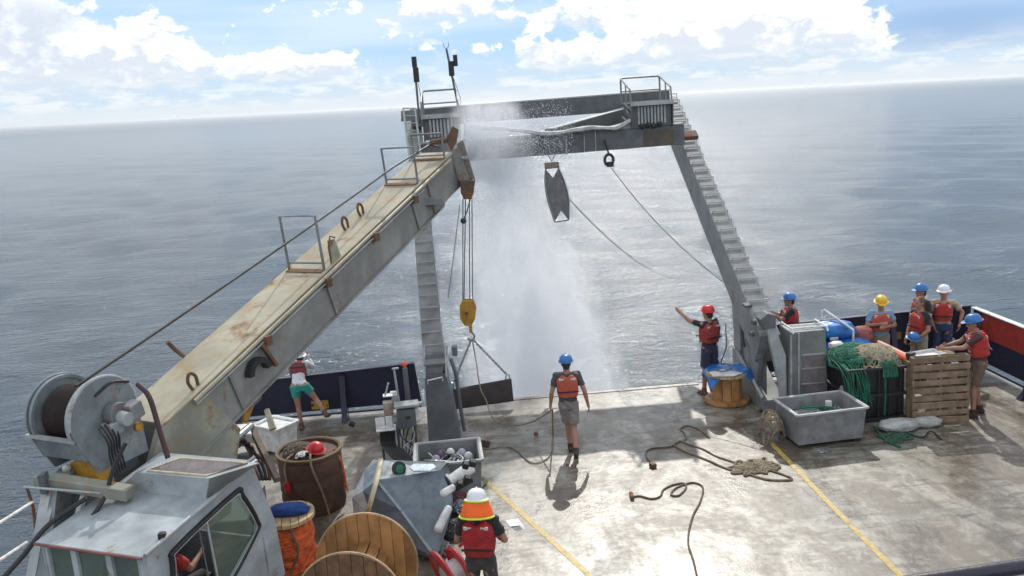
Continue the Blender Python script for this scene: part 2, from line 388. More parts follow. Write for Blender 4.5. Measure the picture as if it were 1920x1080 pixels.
    def loft(s, rings, n=20):
        """rings: (centre, xdir, ydir, rx, ry, power)"""
        vs = []; fs = []
        for (c, x, y, rx, ry, p) in rings:
            for k in range(n):
                a = 2*math.pi*k/n; ca, sa = math.cos(a), math.sin(a)
                u = math.copysign(abs(ca)**(2/p), ca); w = math.copysign(abs(sa)**(2/p), sa)
                vs.append(Vector(c)+Vector(x)*(u*rx)+Vector(y)*(w*ry))
        for i in range(len(rings)-1):
            for k in range(n): fs.append((i*n+k, i*n+(k+1) % n, (i+1)*n+(k+1) % n, (i+1)*n+k))
        fs += [tuple(range(n))[::-1], tuple(range((len(rings)-1)*n, len(rings)*n))]
        return s.add(vs, fs)
    def mesh(s, name, off=Vector((0, 0, 0)), smooth=True, ang=38, fix=True):
        me = bpy.data.meshes.new(name); me.from_pydata([tuple(p-off) for p in s.v], [], [tuple(f) for f in s.f])
        if fix:
            bm = bmesh.new(); bm.from_mesh(me); bmesh.ops.recalc_face_normals(bm, faces=bm.faces); bm.to_mesh(me); bm.free()
        if smooth:
            me.polygons.foreach_set('use_smooth', [True]*len(me.polygons)); me.set_sharp_from_angle(angle=rad(ang))
        me.update(); return me
    def build(s, name, mt, parent=None, bevel=0.0, smooth=True, ang=38, fix=True):
        off = Vector(parent['_w']) if parent is not None and '_w' in parent else (parent.matrix_basis.translation.copy() if parent is not None else Vector((0, 0, 0)))
        me = s.mesh(name, off, smooth, ang, fix); me.materials.append(mt)
        o = bpy.data.objects.new(name, me); COL.objects.link(o)
        if parent is not None: o.parent = parent; o['_w'] = list(off)
        if bevel:
            md = o.modifiers.new('bevel', 'BEVEL'); md.width = bevel; md.segments = 2; md.limit_method = 'ANGLE'; md.angle_limit = rad(40)
            md.harden_normals = True
        return o
def hull(pts, name, mats, parent=None, bevel=0.0, matfn=None):
    off = Vector(parent['_w']) if parent is not None and '_w' in parent else (parent.location.copy() if parent is not None else Vector((0, 0, 0)))
    bm = bmesh.new()
    for p in pts: bm.verts.new(Vector(p)-off)
    r = bmesh.ops.convex_hull(bm, input=bm.verts); 
    bmesh.ops.delete(bm, geom=[v for v in bm.verts if not v.link_faces], context='VERTS')
    bmesh.ops.dissolve_limit(bm, angle_limit=rad(4), verts=bm.verts, edges=bm.edges)
    bmesh.ops.recalc_face_normals(bm, faces=bm.faces)
    me = bpy.data.meshes.new(name)
    if matfn:
        for f in bm.faces: f.material_index = matfn(f.normal, f.calc_center_median()+off)
    bm.to_mesh(me); bm.free()
    for mt in mats: me.materials.append(mt)
    o = bpy.data.objects.new(name, me); COL.objects.link(o)
    if parent is not None: o.parent = parent; o['_w'] = list(off)
    if bevel: md = o.modifiers.new('bevel', 'BEVEL'); md.width = bevel; md.segments = 2; md.limit_method = 'ANGLE'; md.angle_limit = rad(15)
    return o
def thing(name, label, cat, loc=(0, 0, 0), group=None):
    o = bpy.data.objects.new(name, None); COL.objects.link(o); o.location = loc; o['_w'] = list(Vector(loc)); o.empty_display_size = .2
    o['label'] = label; o['category'] = cat
    if group: o['group'] = group
    return o
def tag(o, label, cat, group=None, kind=None):
    if label: o['label'] = label
    if cat: o['category'] = cat
    if group: o['group'] = group
    if kind: o['kind'] = kind
    return o
def struct(o): o['kind'] = 'structure'; return o
def own_origin(o):
    """put the origin of a single mesh thing at its base"""
    me = o.data; xs = [v.co for v in me.vertices]; c = Vector((sum(v.x for v in xs)/len(xs), sum(v.y for v in xs)/len(xs), min(v.z for v in xs)))
    me.transform(Matrix.Translation(-c)); o.location = c; o['_w'] = list(c); return o
def spline(pts, sub=6, closed=False):
    pts = [Vector(p) for p in pts]; out = []; N = len(pts)
    for i in range(N if closed else N-1):
        if closed: p0, p1, p2, p3 = pts[i-1], pts[i], pts[(i+1) % N], pts[(i+2) % N]
        else: p0, p1, p2, p3 = pts[max(i-1, 0)], pts[i], pts[i+1], pts[min(i+2, N-1)]
        for k in range(sub):
            u = k/sub; out.append(.5*((2*p1)+(p2-p0)*u+(2*p0-5*p1+4*p2-p3)*u*u+(3*p1-p0-3*p2+p3)*u**3))
    if not closed: out.append(pts[-1])
    return out
def sag(a, b, s, n=14):
    a, b = Vector(a), Vector(b); return [a.lerp(b, i/n)-Vector((0, 0, 4*s*(i/n)*(1-i/n))) for i in range(n+1)]
def tangle(c, rx, ry, rz, n, r, seg=14, seed=0, loops=1.0, flat=False):
    """a heap of rope or twine thrown in loops over an ellipsoid"""
    R = random.Random(seed); mb = MB()
    for i in range(n):
        cx, cy = R.uniform(-.55, .55)*rx, R.uniform(-.55, .55)*ry; lr = R.uniform(.25, .6); a0 = R.uniform(0, 6.28); pts = []
        el = R.uniform(.4, 1); ro = R.uniform(0, 3.14)
        for k in range(seg):
            a = a0+2*math.pi*loops*k/(seg-1)*R.uniform(.97, 1.03); u, w = math.cos(a)*lr*rx, math.sin(a)*lr*ry*el
            x = cx+u*math.cos(ro)-w*math.sin(ro); y = cy+u*math.sin(ro)+w*math.cos(ro)
            q = 1-(x/rx)**2-(y/ry)**2; z = rz*math.sqrt(max(q, 0.0))+R.uniform(-.12, .05)*rz if q > 0 else -R.uniform(0, .5)*rz*(-q)
            if flat: z = max(r, abs(z)*R.uniform(.2, 1))
            pts.append((c[0]+x, c[1]+y, c[2]+z))
        mb.tube(spline(pts, 3), r, 5)
    return mb

# ---------------------------------------------------------------- sea
SEA_Z = -2.9
def sea_height0(x, y): return SEA_Z - (SEA_N.x*x + SEA_N.y*(y-17))/SEA_N.z
def build_sea():
    nr, na = 620, 560
    r = 6.0*(30000/6.0)**(np.linspace(0, 1, nr)**1.35)
    ang = np.linspace(rad(-115), rad(120), na)
    Rr, A = np.meshgrid(r, ang, indexing='ij'); X = Rr*np.sin(A); Y = Rr*np.cos(A)
    z = np.zeros_like(X); R = np.random.RandomState(3)
    cell = np.gradient(r)[:, None]
    for i in range(46):
        L = 0.7*(18/0.7)**R.rand(); th = rad(200)+R.randn()*.65; amp = .0058*L**.8*R.uniform(.5, 1.2); kx, ky = math.sin(th)*2*math.pi/L, math.cos(th)*2*math.pi/L
        att = np.clip(1.6-cell*5/L, 0, 1)
        z += att*amp*np.sin(kx*X+ky*Y+R.rand()*6.28 + .6*np.sin(X*.11+Y*.07*R.rand()+i))
    Z = z + SEA_Z - (SEA_N.x*X+SEA_N.y*(Y-17))/SEA_N.z
    vs = np.stack([X, Y, Z], -1).reshape(-1, 3)
    i, j = np.meshgrid(np.arange(nr-1), np.arange(na-1), indexing='ij'); a = (i*na+j).ravel()
    fs = np.stack([a, a+na, a+na+1, a+1], -1)
    me = bpy.data.meshes.new('sea'); me.vertices.add(len(vs)); me.vertices.foreach_set('co', vs.astype(np.float32).ravel())
    me.loops.add(fs.size); me.loops.foreach_set('vertex_index', fs.astype(np.int32).ravel()); me.polygons.add(len(fs))
    me.polygons.foreach_set('loop_start', np.arange(0, fs.size, 4, dtype=np.int32)); me.update(calc_edges=True); me.validate()
    me.polygons.foreach_set('use_smooth', [True]*len(me.polygons)); me.materials.append(sea_mat())
    o = bpy.data.objects.new('sea', me); COL.objects.link(o); struct(o)
build_sea()

# ---------------------------------------------------------------- ship: deck, hull, lines
DL, DR, DS = -6.4, 10.35, 17.25       # deck left edge, right edge, stern edge
struct(MB().box(DL, DR, 1.0, DS, -.12, 0).build('deck', deck_mat()))
hb = MB(); hb.prism([(0, 1.0, -.121), (0, DS-.03, -.121), (0, DS-.3, -4.2), (0, 1.0, -4.2)], (DR-DL-.06, 0, 0)); hb.v = [p+Vector((DL+.03, 0, 0)) for p in hb.v]
struct(hb.build('ship_hull', NAVY))
LM = line_mat()
def deck_line(pts, w):
    mb = MB(); L = []
    pts = [Vector(p) for p in pts]
    for i, p in enumerate(pts):
        d = (pts[min(i+1, len(pts)-1)]-pts[max(i-1, 0)]).normalized(); n = Vector((d.y, -d.x, 0)); L += [p+n*w/2+Vector((0, 0, .004)), p-n*w/2+Vector((0, 0, .004))]
    mb.add(L, [(2*i, 2*i+1, 2*i+3, 2*i+2) for i in range(len(pts)-1)]); o = mb.build('deck_line', LM, smooth=False); struct(o)
deck_line([P(912, 902), P(1030, 1010), P(1120, 1092), (1.6, 9.2, 0)], .085)
deck_line([P(1445, 830), P(1560, 949), P(1684, 1075), P(1760, 1155)], .085)
# low coaming lip along the stern
struct(MB().box(-.3, 4.5, DS-.10, DS+.02, .001, .012).build('stern_lip', deck_mat()))

# ---------------------------------------------------------------- bulwarks
def bulwark(label, a, b, h0, h1, posts, panels, inward, fore=False, endcut=0.0):
    a, b = Vector(a), Vector(b); d = (b-a); L = d.length; d.normalize(); inn = Vector(inward)
    t = thing('bulwark', label, 'bulwark', a)
    hh = lambda u: h0+(h1-h0)*u
    for (u0, u1, mt, zf0, zf1) in panels:
        p0, p1 = a+d*L*u0, a+d*L*u1
        z00, z01, z10, z11 = zf0*hh(u0), zf1*hh(u0), zf0*hh(u1), zf1*hh(u1)
        MB().prism([p0+Vector((0, 0, z00)), p1+Vector((0, 0, z10)), p1+Vector((0, 0, z11))-d*endcut*(u1 > .99), p0+Vector((0, 0, z01))], -inn*.03).build('panel', mt, t)
    MB().beam(a+Vector((0, 0, h0+.012)), b-d*endcut+Vector((0, 0, h1+.012)), .12, .025).build('rail_cap', NAVY if not fore else WHITEP, t, bevel=.004)
    MB().tube([a+Vector((0, 0, .07))+inn*.02, b+Vector((0, 0, .07))+inn*.02], .022, 8).build('kick_pipe', NAVY, t)
    for u in posts:
        p = a+d*L*u; w = .11
        MB().prism([p+inn*.002-d*w/2, p+inn*.42-d*w/2, p+inn*.30-d*w/2+Vector((0, 0, .12)), p+inn*.09-d*w/2+Vector((0, 0, hh(u)*.93)), p+inn*.002-d*w/2+Vector((0, 0, hh(u)*.97))], d*w).build('stanchion', NAVY, t, bevel=.005)
    return t
bl = bulwark('dark navy bulwark on the left of the stern with a yellow sign', (-6.3, 17.1, 0), (-1.22, 17.1, 0), .80, .97, [.28, .70], [(0, 1, NAVY, .17, 1.0)], (0, -1, 0), endcut=.07)
br = bulwark('dark navy stern bulwark running behind the group of people', (5.75, 17.1, 0), (10.2, 17.1, 0), 1.14, 1.22, [.35, .62], [(0, 1, NAVY, .14, 1.0)], (0, -1, 0))
pn = []
for k in range(8):
    pass
bs = bulwark('side bulwark at the right with red upper panels and a white cap rail', (10.2, 17.0, 0), (10.2, 5.0, 0), 1.2, 1.2, [.02+.162*i for i in range(7)],
             [(0, 1, NAVY, .14, .56)] + [(.0+.162*i+.014, .162*(i+1)-.004+.0, REDP, .562, 1.0) for i in range(6)] + [(max(0, .162*i-.004), .162*i+.014, NAVY, .562, 1.0) for i in range(6)] + [(.9675, 1, REDP, .562, 1.0)], (-1, 0, 0), fore=True)
# side bulwark port (mostly hidden behind the crane)
bulwark('dark navy side bulwark at the far left behind the crane', (-6.3, 17.0, 0), (-6.3, 12.4, 0), .80, .80, [.3, .75], [(0, 1, NAVY, .17, 1.0)], (1, 0, 0))
sg = MB().cbox(Q(600, 759, 17.05)+Vector((0, .0, 0)), (.34, .02, .17)).build('warning_sign', YELLOWP, bl)
for k, w in enumerate((.05, .035, .045, .03)):
    MB().cbox(Q(586+k*9, 760, 17.035), (w*.8, .006, .05)).build('letter', BLACK, sg)
sg2 = MB().cbox(Q(1676, 630, 17.05), (.30, .02, .15)).build('warning_sign', mat('faded_sign_yellow', (.30, .19, .04), .6), br)
pt = MB(); pt.ball((9.82, 17.06, .42), (.07, .02, .16)); pt.build('fairlead_opening', WHITEPL, br)

# ---------------------------------------------------------------- gantry (A-frame)
g = thing('gantry_frame', 'tall grey A-frame gantry leaning out over the stern with two crossbeams', 'gantry', (2.2, 15.2, 0))
SL = .563
def legz(Y, z0=1.69): return z0+(Y-15.54)*SL
LD = Vector((0, 1, SL)).normalized(); LNV = Vector((0, -SL, 1)).normalized()
def leg(xo0, xi0, xo1, xi1, Y0, Y1, zoff, th, name='leg', mt=GREY):
    mb = MB(); A = Vector((xo0, Y0, legz(Y0)+zoff)); B = Vector((xi0, Y0, legz(Y0)+zoff)); C = Vector((xi1, Y1, legz(Y1)+zoff)); D = Vector((xo1, Y1, legz(Y1)+zoff))
    mb.prism([A, B, C, D], -LNV*th); return mb.build(name, mt, g, bevel=.012)
leg(5.52, 5.14, 5.62, 5.26, 15.2, 22.9, 0, .68)
leg(-.99, -.60, -1.36, -.98, 15.3, 23.0, -.10, .42)
# welded step rungs on the legs
def rungs(xo0, xi0, xo1, xi1, zoff, Ya, Yb, n, hgt, bulge=.0):
    for i in range(n):
        u = i/(n-1); Y = Ya+(Yb-Ya)*u; w = (Y-15.2)/7.7
        x0, x1 = xo0+(xo1-xo0)*w, xi0+(xi1-xi0)*w; z = legz(Y)+zoff
        a, b = Vector((x0-.02 if x0 > x1 else x0+.02, Y, z)), Vector((x1+.02 if x0 > x1 else x1-.02, Y, z))
        MB().tube([a, a+LNV*hgt, b+LNV*hgt, b], .0125, 6).build('rung', GREYL, g)
rungs(5.54, 5.16, 5.64, 5.28, 0, 15.7, 22.9, 27, .07)
rungs(-1.0, -.62, -1.36, -.98, -.10, 15.7, 20.8, 18, .035)
# pedestals
def pedestal(x0, x1, mt=GREY, left=False):
    zt = legz(15.5)
    prof = [(14.95, 0), (16.2, 0), (16.0, 1.15), (15.75, 1.75), (15.25, 1.85), (14.98, 1.2)]
    MB().prism([(x0, y, z) for y, z in prof], (x1-x0, 0, 0)).build('pedestal', mt, g, bevel=.02)
# left pedestal: flat tapered box with pin box on top
MB().prism([(-1.02, 15.15, 0), (-.44, 15.15, 0), (-.60, 15.28, 1.27), (-.99, 15.28, 1.27)], (0, .75, 0)).build('pedestal', GREYD, g, bevel=.015)
MB().prism([(-.99, 15.30, 1.27), (-.66, 15.30, 1.27), (-.55, 15.45, 1.60), (-.97, 15.45, 1.60)], (0, .5, 0)).build('pin_housing', GREYD, g, bevel=.01)
MB().tube([(-.94, 15.22, 1.12), (-.94, 15.16, 1.20), (-.67, 15.16, 1.24), (-.67, 15.22, 1.15)], .014, 6).build('handle', WHITEP, g)
for s_ in (-.985, -.60): MB().beam((s_, 15.25, 1.2), (s_+.02, 15.55, 1.75), .03, .10, (1, 0, 0)).build('cheek_plate', GREYL, g, bevel=.004)
MB().cbox((-.42, 15.5, 1.62), (.10, .16, .18)).build('hinge_cap', GREYD, g, bevel=.02)
MB().tube([(-.5, 15.4, 1.5), (-.43, 15.4, 1.2), (-.40, 15.38, .6), (-.36, 15.4, .1)], .035, 8).build('hydraulic_ram', GREYD, g)
# right pedestal: plated foot below the leg with an open pin recess and raked cheek plates
MB().prism([(5.20, 15.28, 0), (5.20, 17.12, 0), (5.20, 17.12, .76), (5.20, 16.75, .78), (5.20, 15.85, .36), (5.20, 15.30, .22)], (.44, 0, 0)).build('pedestal', GREY, g, bevel=.012)
MB().prism([(5.24, 16.70, .75), (5.24, 17.12, .75), (5.20, 17.16, 2.30), (5.16, 16.75, 2.22), (5.22, 16.62, 1.5)], (.30, 0, 0)).build('rear_post', GREY, g, bevel=.01)
MB().prism([(5.22, 15.75, .36), (5.22, 16.45, .72), (5.18, 16.35, 2.0), (5.18, 15.45, 1.55), (5.20, 15.5, .9)], (.10, 0, 0)).build('inner_cheek', GREY, g, bevel=.01)
MB().prism([(5.30, 15.4, .3), (5.30, 17.0, .7), (5.30, 16.9, 2.1), (5.30, 15.4, 1.5)], (.02, 0, 0)).build('back_plate', GREYD, g)
MB().prism([Q(1437, 614, 15.14), Q(1454, 613, 15.14), Q(1474, 667, 15.14), Q(1476, 772, 15.14), Q(1466, 770, 15.14), Q(1462, 722, 15.14)], (0, .12, 0)).build('cheek_plate', GREYL, g, bevel=.008)
MB().prism([Q(1425, 600, 15.12), Q(1440, 588, 15.12), Q(1456, 592, 15.12), Q(1455, 615, 15.12), Q(1434, 618, 15.12)], (0, .28, 0)).build('pin_housing', GREYD, g, bevel=.015)
MB().beam((5.17, 16.75, .80), (5.20, 15.30, .28), .05, .05).build('base_flange', GREYL, g, bevel=.006)
MB().tube([Q(1383, 575, 16.7), Q(1393, 610, 16.5), Q(1398, 650, 16.3)], .04, 10).build('hydraulic_ram', BLACK, g)
MB().tube(spline([Q(1395, 622, 16.2), Q(1410, 660, 16.0), Q(1432, 690, 15.6)], 5), .022, 8).build('hydraulic_line', BLACK, g)
MB().cbox(Q(1401, 572, 15.9), (.16, .12, .05), Euler((.3, 0, .3)).to_matrix()).build('pin', GREYD, g, bevel=.01)
for (x, y, Y) in ((1412, 626, 15.4), (1425, 668, 15.3), (1416, 604, 15.5)): MB().cyl(Q(x, y, Y), Q(x, y, Y)+Vector((-.06, -.03, 0)), .05, n=14).build('pin', GREYD, g)
# crossbeams
bA, bB = Q(905, 243, 22.3), Q(1186, 222, 22.3)
MB().beam((-1.2, 22.5, 5.73), (5.3, 22.5, 5.77), .42, .42, (0, 1, 0)).build('crossbeam', GREYD, g, bevel=.02)
MB().beam((-1.0, 20.6, 4.93), (5.16, 20.6, 4.97), .45, .46, (0, 1, 0)).build('crossbeam', GREYD, g, bevel=.02)
MB().beam((-1.0, 20.6, 5.176), (5.16, 20.6, 5.216), .47, .03, (0, 1, 0)).build('flange', GREYL, g)
MB().beam((-1.2, 22.5, 5.956), (5.3, 22.5, 5.996), .44, .03, (0, 1, 0)).build('flange', GREYL, g)
MB().beam(Q(1030, 255, 20.8), Q(1190, 210, 22.2), .30, .30).build('diagonal_brace', GREYD, g, bevel=.015)
MB().beam(Q(1030, 255, 20.8)+Vector((0, 0, .165)), Q(1190, 210, 22.2)+Vector((0, 0, .165)), .31, .02).build('flange', GREYL, g)
# service platforms at the two upper corners
def platform(x0, x1, Y, z, cols, railh):
    MB().box(x0, x1, Y-.75, Y+.55, z, z+.035).build('platform_deck', GREYD, g, bevel=.004)
    MB().box(x0, x1, Y-.78, Y-.75, z-.04, z+.05).build('platform_edge', GREYL, g)
    MB().box(x0+.03, x1-.03, Y-.66, Y+.3, z-.52, z-.045).build('sheave_housing', GREYD, g, bevel=.01)
    n = cols; w = (x1-x0-.3)/n
    for i in range(n):
        xx = x0+.15+w*(i+.5)
        MB().box(xx-w*.30, xx+w*.30, Y-.70, Y-.662, z-.46, z-.05).build('corrugation', GREYL, g, bevel=.01)
    for a in (x0+.02, x1-.02):
        MB().prism([(a, Y-.76, z-.02), (a, Y-.70, z-.55), (a, Y-.1, z-.55), (a, Y+.3, z-.02)], (.02, 0, 0)).build('side_plate', GREYD, g)
    for (yy, hh_) in ((Y+.5, railh), ):
        MB().tube([(x0+.02, yy, z), (x0+.02, yy, z+hh_-.05), (x0+.07, yy, z+hh_), (x1-.07, yy, z+hh_), (x1-.02, yy, z+hh_-.05), (x1-.02, yy, z)], .022, 8).build('handrail', GREY, g)
        MB().tube([(x0+.02, yy, z+hh_*.5), (x1-.02, yy, z+hh_*.5)], .018, 8).build('handrail', GREY, g)
    for xx in (x0+.02, x1-.02):
        MB().tube([(xx, Y-.70, z), (xx, Y-.60, z+railh*.55), (xx, Y+.5, z+railh*.98)], .02, 8).build('handrail', GREY, g)
        MB().tube([(xx, Y-.1, z), (xx, Y-.1, z+railh*.76)], .016, 8).build('handrail', GREY, g)
    for k in range(6):
        MB().beam((x0+.05, Y-.7+.22*k, z+.045), (x1-.05, Y-.7+.22*k, z+.045), .04, .02, (0, 1, 0)).build('grating_bar', GREY, g)
plz = Q(1220, 205, 20.6).z
platform(Q(1182, 205, 20.3).x, Q(1262, 205, 20.3).x, 21.0, plz+.14, 9, .62)
platform(Q(790, 225, 20.3).x, Q(862, 225, 20.3).x, 21.0, Q(830, 222, 20.3).z+.05, 7, .60)
for k in range(4):
    MB().ball((4.15+.14*k, 20.28, 5.22+.02*(k % 2)), (.06, .06, .07), 8, 6).build('sheave_fitting', BLACK, g)
MB().cbox((5.33, 20.55, 4.93), (.34, .26, .10), Euler((rad(29), 0, 0)).to_matrix()).build('clamp_plate', RUSTY, g, bevel=.01)
MB().cbox((4.55, 20.36, 4.92), (.7, .012, .36)).build('stain_plate', mat('rust_bled_panel', (.10, .085, .06), .6, rust=.35), g)
for k in range(5):
    MB().tube([Q(1172+rng.uniform(-6, 10), 195+6*k, 20.5), Q(1186+rng.uniform(-6, 10), 206+8*k, 20.4), Q(1196, 224+4*k, 20.4)], .014, 6).build('hydraulic_hose', BLACK if k % 2 else GREYL, g)
# ladder box left of the left platform
for xx in (756, 778):
    MB().tube([Q(xx, 203, 20.6), Q(xx+12, 300, 19.4)], .022, 8).build('ladder_rail', GREYL, g)
for k in range(8):
    u = k/7; MB().tube([Q(756+12*u, 203+97*u, 20.6-1.2*u), Q(778+12*u, 203+97*u, 20.6-1.2*u)], .014, 6).build('ladder_rung', GREYL, g)
MB().prism([Q(752, 208, 20.9), Q(776, 206, 20.9), Q(776, 226, 20.9), Q(752, 228, 20.9)], (0, .06, 0)).build('junction_plate', GREY, g)
# masts with lights on the left platform
for (x0, y0, x1, y1, head) in ((787, 232, 776, 108, 0), (866, 232, 837, 92, 1)):
    Y = 21.4; a, b = Q(x0, y0, Y), Q(x1, y1, Y)
    ml = MB().tube([a, b], .026, 8).build('signal_mast', GREYD, g)
    k = .12 if head == 0 else .05
    c = a.lerp(b, .74); MB().cbox(c+Vector((.02, -.05, 0)), (.13, .12, .34)).build('signal_lamp', BLACK, ml, bevel=.01)
    if head == 0:
        MB().cyl(b-Vector((0, 0, .22)), b+Vector((0, 0, .02)), .06).build('signal_lamp', BLACK, ml)
    else:
        MB().cbox(c+Vector((.13, 0, .18)), (.10, .10, .26)).build('signal_lamp', BLACK, ml, bevel=.01)
        for s_ in (-1, 1): MB().tube([b, b+Vector((s_*.05, 0, .05)), b+Vector((s_*.06, 0, .14))], .010, 6).build('antenna_prong', GREYL, ml)
    MB().tube([c+Vector((.05, 0, -.2)), a.lerp(b, .35)+Vector((.09, 0, 0)), a.lerp(b, .12)+Vector((.02, 0, 0))], .008, 5).build('lamp_cable', GREYL, ml)
# hanging ties and the draped cover on the lower beam
dr = []
top = [Q(882, 236, 20.3), Q(960, 243, 20.3), Q(1036, 250, 20.3), Q(1100, 240, 20.3), Q(1150, 240, 20.3), Q(1182, 226, 20.3)]
tp = spline(top, 8); mb = MB(); N = len(tp); R_ = random.Random(4); vs = []; fs = []
for i, p in enumerate(tp):
    w = .028+.010*math.sin(i*.6)+R_.uniform(-.004, .004)
    fold = .008*math.sin(i*1.3)
    for j, (dy, dz) in enumerate(((.20, .03), (.05, .05), (-.05, .03+fold), (-.08, -w), (-.05, -w*2.0+fold))):
        vs.append(p+Vector((0, dy, dz)))
for i in range(N-1):
    for j in range(4): fs.append((i*5+j, (i+1)*5+j, (i+1)*5+j+1, i*5+j+1))
mb.add(vs, fs); dc = mb.build('draped_sheet', mat('grey_white_sheet', (.36, .37, .36), .7, bump=.5, bscale=15))
md = dc.modifiers.new('solid', 'SOLIDIFY'); md.thickness = .012
tag(own_origin(dc), 'long pale sheet draped along the top of the lower crossbeam of the gantry', 'sheet')
for (x, yb) in ((1062, 290), (1096, 287), (1117, 283)):
    MB().tube([Q(x-1, 243, 20.33), Q(x, yb, 20.33)], .012, 6).build('tie_strap', GREYL, g)

# ---------------------------------------------------------------- blocks hanging from the gantry
t = thing('sheave_block', 'small black sheave block hanging under the crossbeam near its right end', 'pulley', Q(1142, 316, 20.3))
c = Q(1142, 300, 20.3)
MB().tube([Q(1133, 262, 20.3), Q(1137, 275, 20.3), Q(1141, 287, 20.3)], .022, 8).build('shackle', BLACK, t)
MB().tube([c+Vector((math.sin(a)*.10, 0, math.cos(a)*.13)) for a in [2*math.pi*k/14 for k in range(14)]], .035, 8, closed=True).build('frame_ring', BLACK, t)
MB().cbox(Q(1144, 308, 20.25), (.16, .10, .12)).build('cheek', BLACK, t, bevel=.02)
t = thing('towed_sampler', 'long oval grey towing frame hanging under the middle of the crossbeam', 'sampling frame', Q(1050, 418, 20.2))
MB().tube([Q(1027, 290, 20.2), Q(1035, 302, 20.2), Q(1040, 291, 20.2)], .018, 8).build('shackle', STEEL, t)
MB().beam(Q(1021, 311, 20.2), Q(1048, 309, 20.2), .12, .14, (0, 1, 0)).build('top_clamp', mat('clamp_brown', (.20, .17, .14), .6), t, bevel=.01)
oL = spline([Q(1024, 316, 20.2), Q(1022, 335, 20.2), Q(1026, 370, 20.2), Q(1040, 416, 20.2)], 6); oR = spline([Q(1047, 314, 20.2), Q(1058, 340, 20.2), Q(1066, 372, 20.2), Q(1066, 412, 20.2)], 6)
MB().tube(oL, .02, 8).build('side_bar', STEEL, t); MB().tube(oR, .02, 8).build('side_bar', STEEL, t)
MB().tube([Q(1040, 416, 20.2), Q(1066, 412, 20.2)], .02, 8).build('foot_bar', STEEL, t)
pl = [Q(1024, 318, 20.2), Q(1037, 333, 20.2), Q(1047, 316, 20.2)]+[p for p in oR[4:-1]]+[Q(1064, 410, 20.2), Q(1052, 395, 20.2), Q(1041, 414, 20.2)]+[p for p in oL[2:-2]][::-1]
pm = mat('perforated_grey', (.17, .165, .17), .6); MB().prism(pl, (0, .03, 0)).build('mesh_panel', pm, t, smooth=False)
# thin tow lines
ln = MB().tube(sag(Q(1146, 315, 20.3), Q(1400, 560, 15.9), .25), .009, 5).build('tag_line', WIRE); tag(own_origin(ln), 'thin line from the black block on the crossbeam down to the right leg', 'line')
ln = MB().tube(sag(Q(1066, 372, 20.2), Q(1255, 520, 30), .3), .008, 5).build('tag_line', WIRE); tag(own_origin(ln), 'faint thin line trailing from the oval frame out over the water', 'line')
ln = MB().tube(sag(Q(862, 385, 17), Q(840, 560, 17.1), .02), .007, 5).build('tag_line', WIRE); tag(own_origin(ln), 'thin slack line hanging left of the hoist ropes', 'line')

# ---------------------------------------------------------------- crane
T_ = Q(853, 283, 17); R0 = Q(348, 755, 10.5); bd = T_-R0; BL = bd.length; bd.normalize()
lat = Vector((-bd.y, bd.x, 0)).normalized(); up = bd.cross(lat) if bd.cross(lat).z > 0 else lat.cross(bd)
up = up.normalized(); BW, BH = .80, .73
crane = thing('deck_crane', 'big grey deck crane with a long rust stained boom, cable drum and operator cab', 'crane', (-4.2, 9.6, 0))
def B(s, l, h=0.0): return R0+bd*s+lat*l+up*h      # along boom, to the left, up from the top face
root = -.4
MB().prism([B(root, .01, -.03), B(root, BW-.01, -.03), B(BL, BW*.93, -.03), B(BL, .02, -.03)], -up*(BH-.05)).build('boom', CRANE, crane, bevel=.012)
MB().prism([B(root, -.012, 0), B(root, BW+.012, 0), B(BL-.02, BW*.93+.012, 0), B(BL-.02, .008, 0)], -up*.028).build('boom_top_plate', CRANETOP, crane, bevel=.006)
MB().prism([B(root, -.03, -BH+.02), B(root, BW+.03, -BH+.02), B(BL-.9, BW, -BH+.02), B(BL-.9, -.03, -BH+.02)], -up*.025).build('boom_bottom_plate', CRANE, crane)
# seams and stiffeners on the side
for s_ in (.75, 3.1, 5.9, BL-1.25):
    MB().prism([B(s_, -.004, -.03), B(s_+.04, -.004, -.03), B(s_+.04+(.0), -.004, -BH+.03), B(s_, -.004, -BH+.03)], -lat*.016).build('side_seam', CRANE, crane)
# side pipe with brackets
MB().tube([B(.1, -.045, -.10), B(2.0, -.05, -.12), B(4.5, -.05, -.12), B(6.3, -.05, -.12)], .014, 8).build('side_pipe', GREYL, crane)
MB().tube([B(.1, -.03, -.055), B(BL-.3, -.03, -.055)], .030, 8).build('edge_bead', CRANETOP, crane)
for s_ in (1.55, 3.1, 4.55, 5.95):
    MB().cbox(B(s_, -.05, -.13), (.10, .13, .14), Euler((0, 0, rad(-28))).to_matrix()).build('pipe_bracket', RUSTY, crane, bevel=.01)
for s_, l in ((4.55, .50), (5.05, .50), (.25, .10)):
    pts = [B(s_+.0, l, 0)+up*0, B(s_-.02, l, .13), B(s_+.05, l, .21), B(s_+.12, l, .13), B(s_+.10, l, 0)]
    MB().tube(spline(pts, 5), .022, 8).build('lifting_eye', RUSTY, crane)
